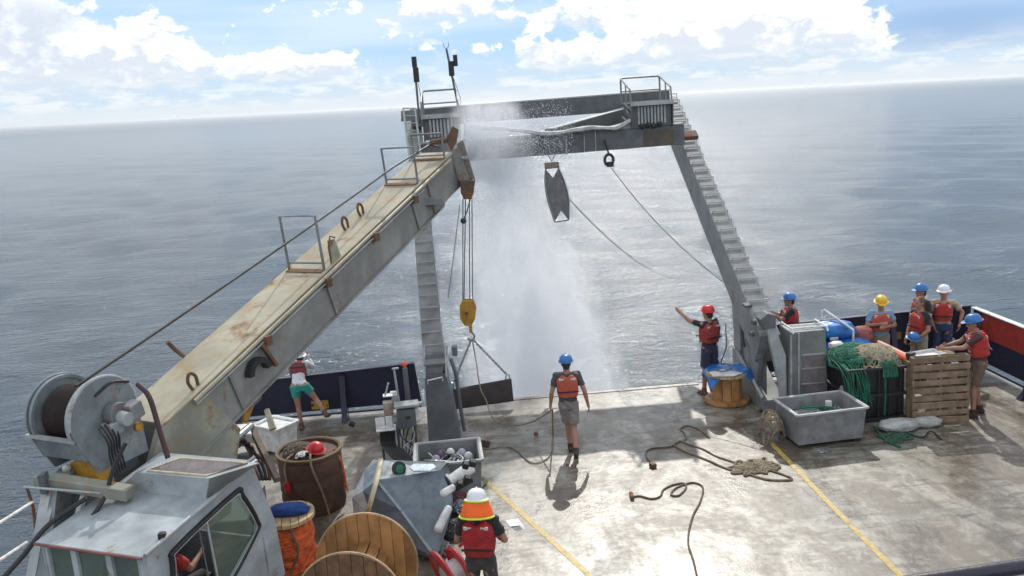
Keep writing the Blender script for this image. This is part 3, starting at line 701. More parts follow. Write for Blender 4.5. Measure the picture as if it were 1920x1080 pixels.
# hoops that guide the cable
def hoop(s_, w, hgt, lean=.0):
    a, b = B(s_, .06), B(s_, BW-.08); tilt = -bd*.10*hgt
    MB().tube([a, a+Vector((0, 0, hgt))+tilt, b+Vector((0, 0, hgt))+tilt, b], .022, 8).build('cable_hoop', GREY, crane)
    MB().tube([a+Vector((0, 0, .12*hgt)), b+Vector((0, 0, .12*hgt))], .016, 6).build('hoop_crossbar', GREY, crane)
    MB().beam(a-bd*.05, b-bd*.05, .10, .03, bd).build('hoop_foot', RUSTY, crane)
hoop(3.25, .7, .86); hoop(6.35, .7, .66); hoop(7.45, .5, .48)
MB().prism([B(3.45, .04, 0), B(3.7, .04, 0), B(3.68, .04, .30), B(3.55, .04, .34)], lat*.04).build('guide_bracket', mat('olive_bracket', (.33, .34, .22), .6, rust=.3), crane)
MB().tube([B(3.45, .06, 0), B(3.50, .06, .25), B(3.62, .06, .38), B(3.72, .06, .3)], .012, 6).build('guide_loop', RUSTY, crane)
MB().tube([B(.9, BW+.02, 0), B(.9, BW+.12, .10), B(.85, BW+.14, .26)], .03, 8).build('side_lug', RUSTY, crane)
# hooked bracket at the root side
MB().lathe(B(1.2, -.06, -.42), lat, [(.14, -.05), (.22, -.05), (.22, .05), (.14, .05), (.14, -.05)], 14, rad(180), rad(350), ref=Vector((0.88, .47, 0))).build('hose_saddle', BLACK, crane)
MB().beam(B(1.42, -.07, -.12), B(1.52, -.07, -.52), .05, .06, bd).build('saddle_hanger', RUSTY, crane)
# boom tip: sheave head
hx = Q(864, 300, 17.05)
def QP(l, Y): return [Q(x, y, Y) for x, y in l]
MB().prism(QP([(846, 282), (858, 276), (882, 340), (886, 352), (866, 352), (852, 312)], 16.95), (0, .06, 0)).build('tip_cheek', mat('tip_grey', (.22, .21, .19), .6, rust=.35), crane, bevel=.008)
MB().prism(QP([(856, 270), (868, 262), (892, 340), (888, 356), (870, 350)], 17.25), (0, .06, 0)).build('tip_cheek', mat('tip_grey', (.2, .2, .2), .6), crane, bevel=.008)
MB().cyl(Q(877, 345, 16.98), Q(877, 345, 17.3), .13, n=24).build('tip_sheave', RUSTY, crane)
MB().prism(QP([(863, 338), (889, 338), (889, 360), (884, 374), (870, 374), (864, 362)], 16.93), (0, .30, 0)).build('sheave_guard', RUSTY, crane, bevel=.01)
MB().cyl(Q(873, 295, 16.9), Q(873, 295, 17.32), .035).build('tip_pin', GREYL, crane)
MB().cyl(Q(866, 297, 17.0), Q(878, 296, 17.0), .03).build('tip_roller', GREYL, crane)
MB().prism(QP([(836, 262), (848, 236), (860, 243), (856, 268), (846, 284)], 17.0), (0, .12, 0)).build('cable_roller_bracket', RUSTY, crane, bevel=.01)
MB().cyl(Q(806, 268, 17.0), Q(838, 262, 17.0), .05).build('cable_roller', RUSTY, crane)
# lower corner plate & boom rest seen under the tip
MB().prism(QP([(755, 395), (800, 385), (835, 385), (828, 372), (760, 368)], 15.9), (0, .35, 0)).build('boom_gusset', GREY, crane, bevel=.01)
# boom rest (crutch) on top of left leg
rest = thing('boom_rest', 'grey boom rest collar between the left gantry leg and the boom', 'boom rest', Q(790, 432, 16.9))
MB().cyl(Q(790, 432, 16.9), Q(790, 412, 16.9), .15, .15).build('collar', GREYL, rest); MB().cyl(Q(790, 414, 16.9), Q(790, 405, 16.9), .10, .17).build('cup', GREY, rest)
MB().tube([Q(768, 405, 16.8), Q(806, 404, 16.8)], .014, 6).build('cross_pin', GREYL, rest)

# root: drum, housings, kingpost
_before = set(bpy.data.objects)
DC = Vector((-4.50, 9.72, 2.74)); ax = (-lat).normalized()     # to the right
fwd = Vector((bd.x, bd.y, 0)).normalized()
def flange(o, r0, r1, w, a0=0, a1=2*math.pi): return MB().lathe(o, ax, [(r0, 0), (r1, 0), (r1, w), (r0, w), (r0, 0)], 40, a0, a1, ref=(0, 0, 1))
dl, drr = DC-ax*.36, DC+ax*.34
flange(dl-ax*.03, .06, .52, .03).build('drum_flange', WINCHP, crane)
flange(dl-ax*.035, .50, .545, .06).build('flange_rim', WINCHP, crane)
flange(drr, .06, .52, .03).build('drum_flange', WINCHP, crane)
flange(drr-ax*.02, .50, .545, .07).build('flange_rim', GREYL, crane)
prof = []
for i in range(19): prof += [(.375, -.33+i*.0355), (.405, -.33+i*.0355+.0177)]
MB().lathe(DC, ax, prof, 36).build('cable_drum', DRUMR, crane)
# right housing (guard plate with rounded top)
hp = [drr+ax*.09+fwd*(.56*math.sin(a))+Vector((0, 0, .56*math.cos(a))) for a in [rad(-95+190*k/20) for k in range(21)]]
hp += [drr+ax*.09+fwd*.62+Vector((0, 0, -.75)), drr+ax*.09-fwd*.25+Vector((0, 0, -.75)), drr+ax*.09-fwd*.5+Vector((0, 0, -.25))]
MB().prism(hp, ax*.03).build('drum_guard', WINCHP, crane, bevel=.008)
hp2 = [p-ax*.09-ax*.80 for p in hp]; MB().prism(hp2, ax*.03).build('drum_guard', WINCHP, crane, bevel=.008)
MB().tube([drr+ax*.10+fwd*(.57*math.sin(a))+Vector((0, 0, .57*math.cos(a))) for a in [rad(-92+165*k/18) for k in range(19)]], .026, 8).build('guard_rim', GREYL, crane)
# trough under the drum facing the camera
tz = -.17
a, b = DC-ax*.52-fwd*.50+Vector((0, 0, tz)), DC+ax*.44-fwd*.50+Vector((0, 0, tz))
MB().prism([a, b, b+fwd*.10+Vector((0, 0, -.34)), a+ax*.08+fwd*.10+Vector((0, 0, -.34))], fwd*.03).build('trough_panel', WINCHP, crane, bevel=.006)
MB().beam(a-fwd*.02, b-fwd*.02, .07, .04, fwd).build('trough_lip', GREYL, crane)
MB().prism([DC-ax*.40+fwd*.0+Vector((0, 0, -.5)), DC+ax*.40+Vector((0, 0, -.5)), DC+ax*.35+Vector((0, 0, -.95)), DC-ax*.20+Vector((0, 0, -.95))], fwd*.5).build('winch_mount', GREYD, crane, bevel=.01)
MB().prism([DC-fwd*.3-ax*.05+Vector((0, 0, -.62)), DC-fwd*.3+ax*.42+Vector((0, 0, -.48)), DC-fwd*.3+ax*.50+Vector((0, 0, -.98)), DC-fwd*.3-ax*.15+Vector((0, 0, -.98))], fwd*.25).build('yellow_plate', YELLOWB, crane, bevel=.01)
MB().ball(DC-fwd*.38-ax*.02+Vector((0, 0, -.66)), .06, 10, 8).build('hydraulic_fitting', WHITEPL, crane)
# motor and gearbox right of the guard
mo = drr+ax*.14+fwd*.10
MB().cyl(mo+Vector((0, 0, .02)), mo+ax*.16+Vector((0, 0, .02)), .17, n=24).build('gearbox', GREY, crane, bevel=.01)
MB().cyl(mo+ax*.12+Vector((0, 0, -.02)), mo+ax*.30+Vector((0, 0, -.04)), .10, n=20).build('hydraulic_motor', GREYL, crane, bevel=.01)
MB().cbox(mo+ax*.10-fwd*.12+Vector((0, 0, -.14)), (.20, .22, .18), Euler((0, 0, rad(-28))).to_matrix()).build('valve_block', GREYL, crane, bevel=.02)
MB().cbox(mo+ax*.20+fwd*.18+Vector((0, 0, .02)), (.20, .22, .24), Euler((.2, 0, rad(-28))).to_matrix()).build('valve_block', GREY, crane, bevel=.02)
MB().cyl(mo+fwd*.30+ax*.08+Vector((0, 0, -.28)), mo+fwd*.30+ax*.13+Vector((0, 0, -.28)), .07).build('inspection_port', YELLOWB, crane)
_piv = DC+Vector((0, 0, .54))
for o in set(bpy.data.objects)-_before:
    w = Vector(o['_w']); o.data.transform(Matrix.Translation(_piv-w) @ Matrix.Scale(.80, 4) @ Matrix.Translation(w-_piv))
mo = _piv+(mo-_piv)*.8
for k in range(5):
    p = mo-fwd*(.10+.06*k)+ax*(.06+.03*k); MB().tube(spline([p+Vector((0, 0, -.02)), p+ax*.10+Vector((0, 0, -.18)), p+ax*.03+fwd*.05+Vector((0, 0, -.38)), p+fwd*.10+Vector((0, 0, -.62))], 5), .014, 6).build('hydraulic_hose', BLACK, crane)
MB().tube(spline([mo+Vector((0, 0, .28))-fwd*.18, mo+Vector((0, 0, .36))+fwd*.05, mo+Vector((0, 0, .30))+fwd*.28], 6), .016, 8).build('hydraulic_hose', BLACK, crane)
MB().tube(spline([Q(258, 720, 9.7), Q(280, 745, 9.6), Q(300, 810, 9.5), Q(318, 870, 9.4), Q(322, 905, 9.3)], 6), .030, 8).build('hydraulic_hose', mat('dark_red_hose', (.05, .02, .022), .5), crane)
MB().tube(spline([Q(236, 830, 9.1), Q(212, 880, 9.0), Q(195, 935, 8.9), Q(150, 1000, 8.6)], 6), .024, 8).build('hydraulic_hose', BLACK, crane)
MB().tube(spline([Q(160, 935, 8.9), Q(90, 985, 8.6), Q(45, 1040, 8.3), Q(0, 1090, 8.0)], 6), .026, 8).build('hydraulic_hose', BLACK, crane)
# boom root cheeks and kingpost
MB().prism([B(-.42, .0, .0), B(.30, .0, -.02), B(.60, .0, -.9), B(-.1, .0, -1.75), B(-1.0, .0, -1.5), B(-1.0, .0, -.5)], lat*.10).build('root_cheek', CRANEROOT, crane, bevel=.01)
MB().prism([B(-.42, BW-.1, .0), B(.30, BW-.1, -.02), B(.60, BW-.1, -.9), B(-.1, BW-.1, -1.75), B(-1.0, BW-.1, -1.5), B(-1.0, BW-.1, -.5)], lat*.10).build('root_cheek', CRANEROOT, crane, bevel=.01)
kp = R0-fwd*.95+lat*.38; kp.z = 0
MB().cyl(kp, kp+Vector((0, 0, 1.55)), .46, .46, 28).build('kingpost', GREYD, crane)
MB().cyl(kp+Vector((0, 0, 1.40)), kp+Vector((0, 0, 1.56)), .62, .62, 28).build('slewing_ring', GREY, crane)
# frame seen between drum and cab roof
fr = [Q(75, 905, 9.1), Q(220, 925, 8.9)]
MB().beam(Q(72, 898, 9.2), Q(245, 925, 8.9), .16, .13).build('base_beam', CRANEROOT, crane, bevel=.01)
MB().tube([Q(45, 913, 9.0), Q(190, 925, 8.9)], .014, 6).build('grab_rail', GREYL, crane)
MB().beam(Q(90, 915, 9.1), Q(58, 1090, 8.5), .10, .05).build('leg_plate', GREYL, crane)
MB().prism([Q(80, 905, 9.2), Q(108, 908, 9.1), Q(90, 1085, 8.5), Q(60, 1085, 8.5)], (.02, .5, 0)).build('side_cheek', WINCHP, crane)
MB().beam(Q(165, 905, 9.1), Q(140, 985, 8.8), .05, .05).build('brace', GREYL, crane)
MB().beam(Q(105, 925, 9.1), Q(86, 990, 8.8), .05, .05).build('brace', GREYL, crane)
MB().prism([Q(100, 925, 9.35), Q(240, 940, 9.2), Q(240, 1090, 8.9), Q(90, 1090, 8.9)], (0, .06, 0)).build('shroud', GREYD, crane)
for (x, y) in ((83, 905), (228, 925)): MB().cbox(Q(x, y, 9.05), (.07, .12, .22)).build('hinge_block', GREYD, crane, bevel=.01)
# cab
cab = MB().box(0, 0, 0, 0, 0, 0) if False else None
cf = Vector((.39, .92, 0)).normalized(); cr = Vector((cf.y, -cf.x, 0))     # forward (away), right
FR = Vector((-3.34, 7.87, 2.0)); BRk = FR+cf*1.77+Vector((0, 0, .2)); CW = 1.26
def Cb(f_, r_, z): return FR+cf*f_-cr*r_+Vector((0, 0, z-2.0))      # r_ measured to the left from the right wall
def roofz(f_): return 2.0+.2*f_/1.77
MB().prism([Cb(-.03, -.04, 2.0), Cb(-.03, CW+.04, 2.0), Cb(1.80, CW+.04, 2.2), Cb(1.80, -.04, 2.2)], (0, 0, -.035)).build('cab_roof', CABP, crane, bevel=.006)
MB().tube([Cb(-.04, -.04, 1.985), Cb(-.04, CW+.04, 1.985)], .014, 6).build('roof_lip', mat('red_primer_edge', (.22, .08, .07), .6), crane)
MB().tube([Cb(0, -.05, 2.0), Cb(1.8, -.05, 2.2)], .022, 8).build('roof_gutter', GREYL, crane)
# right wall as panels around the window opening (window plane parallel to cf)
W0 = [(.32, 1.10), (.36, 1.72), (.46, 1.84), (1.42, 1.98), (1.53, 1.90), (1.72, 1.50), (1.66, 1.36), (.95, .98), (.40, .98)]
def wall_poly(pts, r_, mt, name, th=.03, par=crane):
    return MB().prism([Cb(f_, r_, z) for f_, z in pts], -cr*th).build(name, mt, par)
out = [(0, .55), (0, 1.965), (1.78, 2.165), (2.05, 1.35), (2.12, .55)]
def ring_wall(outer, inner, r_, th):
    n = 48
    def samp(poly):
        cxx = sum(p[0] for p in inner)/len(inner); czz = sum(p[1] for p in inner)/len(inner); res = []
        for k in range(n):
            a = 2*math.pi*k/n; dx, dz = math.cos(a), math.sin(a); best = None
            for i in range(len(poly)):
                x1, z1 = poly[i]; x2, z2 = poly[(i+1) % len(poly)]; ex, ez = x2-x1, z2-z1; den = dx*ez-dz*ex
                if abs(den) < 1e-9: continue
                tt = ((x1-cxx)*ez-(z1-czz)*ex)/den; uu = ((x1-cxx)*dz-(z1-czz)*dx)/den
                if tt > 0 and -1e-6 <= uu <= 1+1e-6 and (best is None or tt > best): best = tt
            res.append((cxx+dx*best, czz+dz*best))
        return res
    so_, si = samp(outer), samp(inner); mb = MB(); vs = []
    for (f_, z) in so_: vs.append(Cb(f_, r_, z))
    for (f_, z) in si: vs.append(Cb(f_, r_, z))
    for (f_, z) in so_: vs.append(Cb(f_, r_+th, z))
    for (f_, z) in si: vs.append(Cb(f_, r_+th, z))
    fs = []
    for k in range(n):
        j = (k+1) % n; fs += [(k, j, n+j, n+k), (2*n+k, 3*n+k, 3*n+j, 2*n+j), (k, 2*n+k, 2*n+j, j), (n+k, n+j, 3*n+j, 3*n+k)]
    return mb.add(vs, fs)
wr = ring_wall(out, W0, 0, .03).build('cab_side_wall', CABP, crane, smooth=False)
wpts = [Cb(f_, -.012, z) for f_, z in W0]
MB().tube(spline(wpts, 4, closed=True), .028, 8, closed=True).build('window_seal', BLACK, crane)
MB().tube(spline([Cb(.95+(f_-.95)*.94, -.02, 1.5+(z-1.5)*.92) for f_, z in W0], 4, closed=True), .008, 6, closed=True).build('window_trim', GREYL, crane)
gl = [(.93, 1.88), (1.42, 1.96), (1.52, 1.89), (1.70, 1.50), (1.65, 1.37), (.97, 1.0)]
wall_poly(gl, .012, GLASSM, 'window_pane', .004)
MB().tube([Cb(.92, -.01, 1.90), Cb(.97, -.01, 1.0)], .014, 6).build('window_bar', GREYL, crane)
MB().tube([Cb(.80, .0, 1.85), Cb(.86, .0, 1.02)], .010, 6).build('window_bar', GREYD, crane)
wall_poly([(0, .55), (0, 1.965), (1.78, 2.165), (2.0, .55)], CW-.03, CABP, 'cab_side_wall')
# back (nearest the camera) with dark window, and far wall
MB().prism([Cb(.0, 0, .55), Cb(.0, CW, .55), Cb(.0, CW, 1.15), Cb(.0, 0, 1.15)], cf*.03).build('cab_rear_wall', CABP, crane)
for r_ in (.03, .42, .86, CW-.03): MB().beam(Cb(.03, r_, 1.14), Cb(.03, r_, 1.97), .07, .05, cr).build('window_post', CABP, crane)
MB().prism([Cb(.04, .06, 1.15), Cb(.04, CW-.06, 1.15), Cb(.04, CW-.06, 1.96), Cb(.04, .06, 1.96)], cf*.004).build('rear_pane', GLASSM, crane)
MB().tube([Cb(-.04, .08, 1.25), Cb(-.08, .42, 1.72), Cb(-.04, .55, 1.55)], .014, 6).build('wiper', GREYL, crane)
MB().prism([Cb(1.80, 0, .55), Cb(1.80, CW, .55), Cb(1.78, CW, 1.25), Cb(1.78, 0, 1.25)], cf*.03).build('cab_front_wall', CABP, crane)
MB().prism([Cb(0.03, 0.03, .55), Cb(0.03, CW-.03, .55), Cb(1.95, CW-.03, .55), Cb(1.95, .03, .55)], (0, 0, -.05)).build('cab_floor', GREYD, crane)
# raised hatch box on the roof
HB = [P(255, 885, 2.36), P(330, 856, 2.40), P(488, 868, 2.40), P(392, 897, 2.36)]
lowq = [Cb(.95, CW-.06, 2.10), Cb(1.74, CW-.02, 2.19), Cb(1.76, .0, 2.19), Cb(1.0, .02, 2.10)]
mb = MB(); mb.add(HB+lowq, [(0, 1, 2, 3), (4, 7, 6, 5), (0, 4, 5, 1), (1, 5, 6, 2), (2, 6, 7, 3), (3, 7, 4, 0)]); hbx = mb.build('roof_hatch', CABP, crane, bevel=.008)
ctr = (HB[0]+HB[1]+HB[2]+HB[3])/4
fr4 = [ctr+(p-ctr)*.80+Vector((0, 0, .006)) for p in HB]
MB().tube(spline(fr4, 3, closed=True) if False else fr4, .012, 6, closed=True).build('hatch_frame', mat('rust_cream_frame', (.55, .45, .28), .6, rust=.25), hbx)
MB().prism([ctr+(p-ctr)*.74+Vector((0, 0, .003)) for p in HB], (0, 0, .006)).build('hatch_glass', mat('dusty_dark_glass', (.13, .11, .11), .25, dirt=.5, dirtcol=(.3, .24, .2)), hbx)
MB().tube([Q(388, 918, 9.0), Q(436, 890, 9.15), Q(478, 856, 9.3)], .020, 8).build('roof_bar', GREYL, crane)
MB().tube([Q(380, 925, 8.9), Q(420, 900, 9.0)], .028, 8).build('roof_bracket', RUSTY, crane)
MB().cbox(Cb(.28, -.02, 2.06), (.07, .07, .06)).build('roof_lamp', BLACK, crane, bevel=.01)
# seat back inside
MB().cbox(Cb(1.2, .7, .9), (.45, .5, .12), Euler((0, 0, rad(-23))).to_matrix()).build('seat', BLACK, crane, bevel=.03)

# cable from drum to boom tip
cb_ = MB().tube(sag(DC+Vector((0, 0, .43))-ax*.05+fwd*.02, B(6.35, BW*.55, .34), .03, 10)+[B(7.6, BW*.5, .22), B(BL+.1, BW*.45, .05)], .018, 8).build('hoist_cable', CABLE)
tag(own_origin(cb_), 'dark steel cable running from the drum up through the hoops to the boom tip', 'cable')
tail = MB().tube(sag(Q(740, 318, 16.2), Q(800, 283, 16.8), .0, 3), .02, 6)
hr = thing('hoist_ropes', 'bundle of thin steel ropes falling from the boom tip to the yellow block', 'rope', Q(877, 560, 17.05))
for x0, x1 in ((868, 868), (873, 870), (880, 881), (885, 886)):
    MB().tube([Q(x0, 372, 17.08), Q(x1, 568, 17.08)], .010, 6).build('rope_fall', CABLE, hr)
ob = MB(); ob.ball(Q(869, 414, 17.0), .06, 12, 8); tag(own_origin(ob.build('overhaul_ball', BLACK)), 'small black ball weight on the hoist ropes above the yellow block', 'weight')
rp = MB().tube([Q(882, 372, 17.0), Q(876, 395, 17.0), Q(870, 410, 17.0)], .012, 6).build('rope_fall', CABLE, hr)
hk = thing('hook_block', 'rust stained yellow crane hook block hanging at the middle of the picture', 'hook block', Q(880, 640, 17.05))
yb = Q(877, 585, 17.0)
for dy in (-.09, .06):
    MB().prism([p+Vector((0, dy, 0)) for p in QP([(868, 562), (888, 562), (893, 575), (891, 595), (884, 610), (871, 609), (863, 596), (862, 576)], 17.0)], (0, .03, 0)).build('side_plate', YELLOWB, hk, bevel=.008)
MB().cyl(yb+Vector((0, -.055, .02)), yb+Vector((0, .055, .02)), .15, n=24).build('sheave', RUSTY, hk)
MB().prism(QP([(873, 566), (877, 566), (877, 606), (873, 606)], 16.90), (0, -.02, 0)).build('rib', YELLOWB, hk)
MB().cyl(yb+Vector((-.02, -.13, 0)), yb+Vector((-.02, .13, 0)), .035).build('axle', RUSTY, hk)
MB().cyl(Q(882, 606, 17.0), Q(883, 624, 17.0), .035, .03).build('shank', YELLOWB, hk)
MB().tube(spline([Q(883, 622, 17), Q(889, 628, 17), Q(888, 636, 17), Q(882, 638, 17), Q(878, 633, 17)], 5), .022, 8).build('hook', STEEL, hk)
# chain sling and hanging plate
sl = thing('chain_sling', 'two legged chain sling spread from the hook to the rusty plate', 'chain', Q(884, 640, 17.0))
def chain(a, b, r=.011, L=.055, mt=STEEL, par=None):
    a, b = Vector(a), Vector(b); n = int((b-a).length/(L*.78)); d = (b-a).normalized(); x = d.cross(Vector((0, 1, 0))).normalized(); y = x.cross(d)
    for i in range(n):
        c = a.lerp(b, (i+.5)/n); s_ = x if i % 2 else y
        MB().tube([c+d*(L*.5*math.cos(q))+s_*(L*.27*math.sin(q)) for q in [2*math.pi*k/8 for k in range(8)]], r, 4, closed=True).build('link', mt, par)
chain(Q(884, 636, 17), Q(848, 724, 17.0), par=sl); chain(Q(886, 636, 17), Q(951, 703, 17.0), par=sl)
for (x, y) in ((847, 727), (952, 709)): MB().tube([Q(x-4, y+5, 17.0), Q(x-3, y-6, 17.0), Q(x+3, y-6, 17.0), Q(x+4, y+5, 17.0)], .014, 6).build('shackle', STEEL, sl)
pt = MB(); prof = []
for k in range(11):
    a = rad(-55+110*k/10); prof.append((math.sin(a), math.cos(a)))
# a heavy half pipe slab hung across the stern
tl, tr_, bl_, br_ = Q(843, 733, 17.0), Q(959, 712, 17.0), Q(849, 768, 16.75), Q(963, 752, 16.75)
vs = []; n = 10
for k in range(n+1):
    u = k/n; bul = -.05*math.sin(math.pi*u)
    for (A_, B_) in ((tl, bl_), (tr_, br_)):
        p = A_.lerp(B_, u)+Vector((0, bul, 0)); p.z = max(p.z, .015); vs.append(p); 
fs = [(2*k, 2*k+1, 2*k+3, 2*k+2) for k in range(n)]
mb = MB(); mb.add(vs, fs); pp = mb.build('steel_trough', RUSTPLATE); md = pp.modifiers.new('s', 'SOLIDIFY'); md.thickness = .05
own_origin(pp); MB().beam(tl+Vector((0, -.02, .0)), tr_+Vector((0, -.02, 0)), .07, .04).build('plate_edge', RUSTY, pp)
tag(pp, 'dark rusty steel plate slung from the chains at the stern edge', 'steel plate')
tg = MB().tube(spline([Q(886, 640, 16.95), Q(893, 680, 16.9), Q(900, 725, 16.7), Q(912, 752, 16.3), P(925, 785, .25), P(960, 798, .05), P(1000, 790, .3), P(1035, 768, .75)], 6), .012, 6).build('tag_line', ROPE)
tag(own_origin(tg), 'thin tag line from the hook down to the hand of the walking man', 'rope')
#==PART2==
# ---------------------------------------------------------------- people
_dg = None
def remeshed(mb, name, mt, parent, voxel=.011, it=3, off=None):
    """one continuous smooth skin round overlapping limb shapes"""
    me0 = mb.mesh(name, Vector((0, 0, 0)), False)
    tmp = bpy.data.objects.new('tmp', me0); COL.objects.link(tmp)
    r = tmp.modifiers.new('r', 'REMESH'); r.mode = 'VOXEL'; r.voxel_size = voxel; r.use_smooth_shade = True
    s = tmp.modifiers.new('s', 'SMOOTH'); s.factor = .5; s.iterations = it
    dg = bpy.context.evaluated_depsgraph_get(); dg.update()
    me = bpy.data.meshes.new_from_object(tmp.evaluated_get(dg)); bpy.data.objects.remove(tmp); bpy.data.meshes.remove(me0)
    me.name = name; me.materials.clear(); me.materials.append(mt)
    me.polygons.foreach_set('use_smooth', [True]*len(me.polygons))
    if name in ('shirt', 'shorts', 'trousers', 'life_vest'):
        amp = .007 if name == 'life_vest' else .011; sd = rng.uniform(0, 50)
        n_ = len(me.vertices); C_ = np.empty(n_*3, np.float32); me.vertices.foreach_get('co', C_); N_ = np.empty(n_*3, np.float32); me.vertices.foreach_get('normal', N_); C_ = C_.reshape(-1, 3); N_ = N_.reshape(-1, 3)
        zf = 1.5 if name == 'life_vest' else 1.0; k_ = np.zeros(n_)
        for q_ in range(5):
            a_ = rng.uniform(0, 6.28); w_ = 22*1.5**q_; k_ += (1-2*np.abs(np.sin(C_[:, 0]*w_*math.cos(a_)*.5+C_[:, 1]*w_*math.sin(a_)*.5+C_[:, 2]*w_*zf*rng.uniform(.3, .8)+sd+1.3*np.sin(C_[:, 0]*11+C_[:, 2]*7+q_))))*.6**q_
        C_ += N_*((k_*amp*.5)-.003)[:, None]; me.vertices.foreach_set('co', C_.astype(np.float32).ravel()); me.update()
    o = bpy.data.objects.new(name, me); COL.objects.link(o)
    if parent is not None: o.parent = parent
    return o
BASE = dict(pel=(0, 0, .95), waist=(0, .005, 1.10), chest=(0, 0, 1.30), neck=(0, -.01, 1.46), head=(0, .02, 1.60),
            shR=(.18, 0, 1.41), elR=(.235, -.02, 1.13), wrR=(.25, .06, .89), shL=(-.18, 0, 1.41), elL=(-.235, -.02, 1.13), wrL=(-.25, .06, .89),
            hipR=(.095, 0, .92), knR=(.105, .02, .50), anR=(.11, -.02, .08), hipL=(-.095, 0, .92), knL=(-.105, .02, .50), anL=(-.11, -.02, .08))
def person(label, loc, face, skin=SKIN, shirt=TEEG, vest=PFD, low=SHG, shorts=True, boots=BOOT, hat=None, hair=HAIRM, sc=1.0, pose={}, look=0.0, nod=0.0, sleeve='short', toe=(0, 0), vestlen=1.0, eyes=False, group=None, drape=False, ponytail=False, slim=1.0, handdir={}):
    j = {k: Vector(v) for k, v in BASE.items()}
    for k, v in pose.items(): j[k] = Vector(v)
    t = thing('person', label, 'person', loc); t['_w'] = [0, 0, 0]; t.rotation_euler = (0, 0, face); t.scale = (sc, sc, sc)
    if group: t['group'] = group
    up = (j['neck']-j['pel']).normalized(); sx = (j['shR']-j['shL']).normalized(); sx = (sx-up*sx.dot(up)).normalized(); sy = up.cross(sx)
    if sy.length < .1: sy = Vector((0, 1, 0))
    hx = (j['hipR']-j['hipL']).normalized(); hy = Vector((0, 0, 1)).cross(hx).normalized()
    HR = Euler((-nod, 0, look)).to_matrix()
    def hp(x, y, z): return j['head']+HR @ Vector((x, y, z))
    b = MB()
    # head
    b.ball(hp(0, 0, .02), (.076, .094, .105), 16, 10, HR); b.ball(hp(0, .025, -.045), (.056, .066, .07), 12, 8, HR)
    b.ball(hp(0, .085, -.10), (.022, .018, .018), 8, 6, HR); b.capsule(hp(0, .092, .02), hp(0, .108, -.018), .009, .014, 8)
    for s_ in (-1, 1): b.ball(hp(s_*.078, -.005, -.002), (.010, .02, .032), 8, 6, HR); b.ball(hp(s_*.035, .078, -.025), (.018, .012, .016), 8, 6, HR)
    b.ball(hp(0, .092, -.052), (.024, .010, .010), 8, 6, HR)
    b.capsule(j['neck']-up*.05, hp(0, -.01, -.06), .062, .055, 12)
    # torso
    def TR(c, rx, ry, p=2.3, xd=sx, yd=sy): return (c, xd, yd, rx*slim, ry, p)
    w = j['waist']; ch = j['chest']
    b.loft([TR(j['pel']-Vector((0, 0, .07)), .14, .095, 2.2, hx, hy), TR(j['pel'], .155, .105, 2.2, hx, hy), TR(w, .135, .09), TR(ch-up*.06, .155, .105), TR(ch+up*.06, .165, .105), TR(j['neck']-up*.03, .10, .07)], 20)
    for s_ in 'RL':
        sh, el, wr = j['sh'+s_], j['el'+s_], j['wr'+s_]
        b.capsule(ch+up*.09, sh, .065, .058); b.capsule(sh, el, .052, .040); b.capsule(el, el.lerp(wr, .35), .040, .040); b.capsule(el.lerp(wr, .35), wr, .040, .026)
        hd = Vector(handdir[s_]).normalized() if s_ in handdir else (wr-el).normalized()
        sgn = 1 if s_ == 'R' else -1
        pn_ = Vector((-sgn, 0, 0)); pn_ = (pn_-hd*pn_.dot(hd)); pn_ = pn_.normalized() if pn_.length > .1 else Vector((0, 0, -1))  # palm normal, towards the body
        side = hd.cross(pn_).normalized(); 
        if side.y < 0: side = -side
        pc = wr+hd*.05; b.capsule(wr, pc, .026, .028)
        Rm = Matrix((side, pn_, hd)).transposed(); b.ball(pc+hd*.012, (.040, .016, .048), 10, 8, Rm)
        for q, (o_, L1) in enumerate(((.030, .036), (.010, .042), (-.010, .039), (-.029, .031))):
            k0 = pc+hd*.045+side*o_; k1 = k0+hd*L1+pn_*.012; k2 = k1+hd*L1*.45+pn_*.026; b.capsule(k0-hd*.02, k1, .0105, .010, 6); b.capsule(k1, k2, .010, .0088, 6)
        th0 = wr+hd*.028+side*.022; th1 = th0+side*.030+hd*.022+pn_*.012; th2 = th1+hd*.030+pn_*.008+side*.006; b.capsule(th0, th1, .014, .0115, 6); b.capsule(th1, th2, .0115, .0095, 6)
        hip, kn, an = j['hip'+s_], j['kn'+s_], j['an'+s_]
        b.capsule(hip, hip.lerp(kn, .3), .085, .080); b.capsule(hip.lerp(kn, .3), kn, .080, .052); b.capsule(kn, kn.lerp(an, .3)-(0.0)*hy, .052, .054); b.capsule(kn.lerp(an, .3), an, .054, .036)
    body = remeshed(b, 'body', skin, t, .0105)
    # shirt
    if shirt:
        s = MB()
        s.loft([TR(j['pel']+up*.03, .168, .120, 2.3, hx, hy), TR(w, .152, .108), TR(ch-up*.05, .172, .122), TR(ch+up*.07, .180, .120), TR(j['neck']-up*.035, .115, .085), TR(j['neck']-up*.01, .075, .072)], 20)
        for s_ in 'RL':
            sh, el, wr = j['sh'+s_], j['el'+s_], j['wr'+s_]
            s.capsule(ch+up*.09, sh, .078, .070)
            if sleeve == 'short': s.tube([sh, sh.lerp(el, .35), sh.lerp(el, .68)], [.069, .066, .066], 12)
            elif sleeve == 'long': s.capsule(sh, el, .068, .052); s.tube([el, wr], [.052, .040], 12)
        remeshed(s, 'shirt', shirt, t, .013, 2)
    # trousers or shorts
    s = MB(); s.loft([(j['pel']-Vector((0, 0, .11)), hx, hy, .155*slim, .11, 2.3), (j['pel'], hx, hy, .172*slim, .122, 2.3), (j['pel']+up*.07, hx, hy, .155*slim, .112, 2.3)], 20)
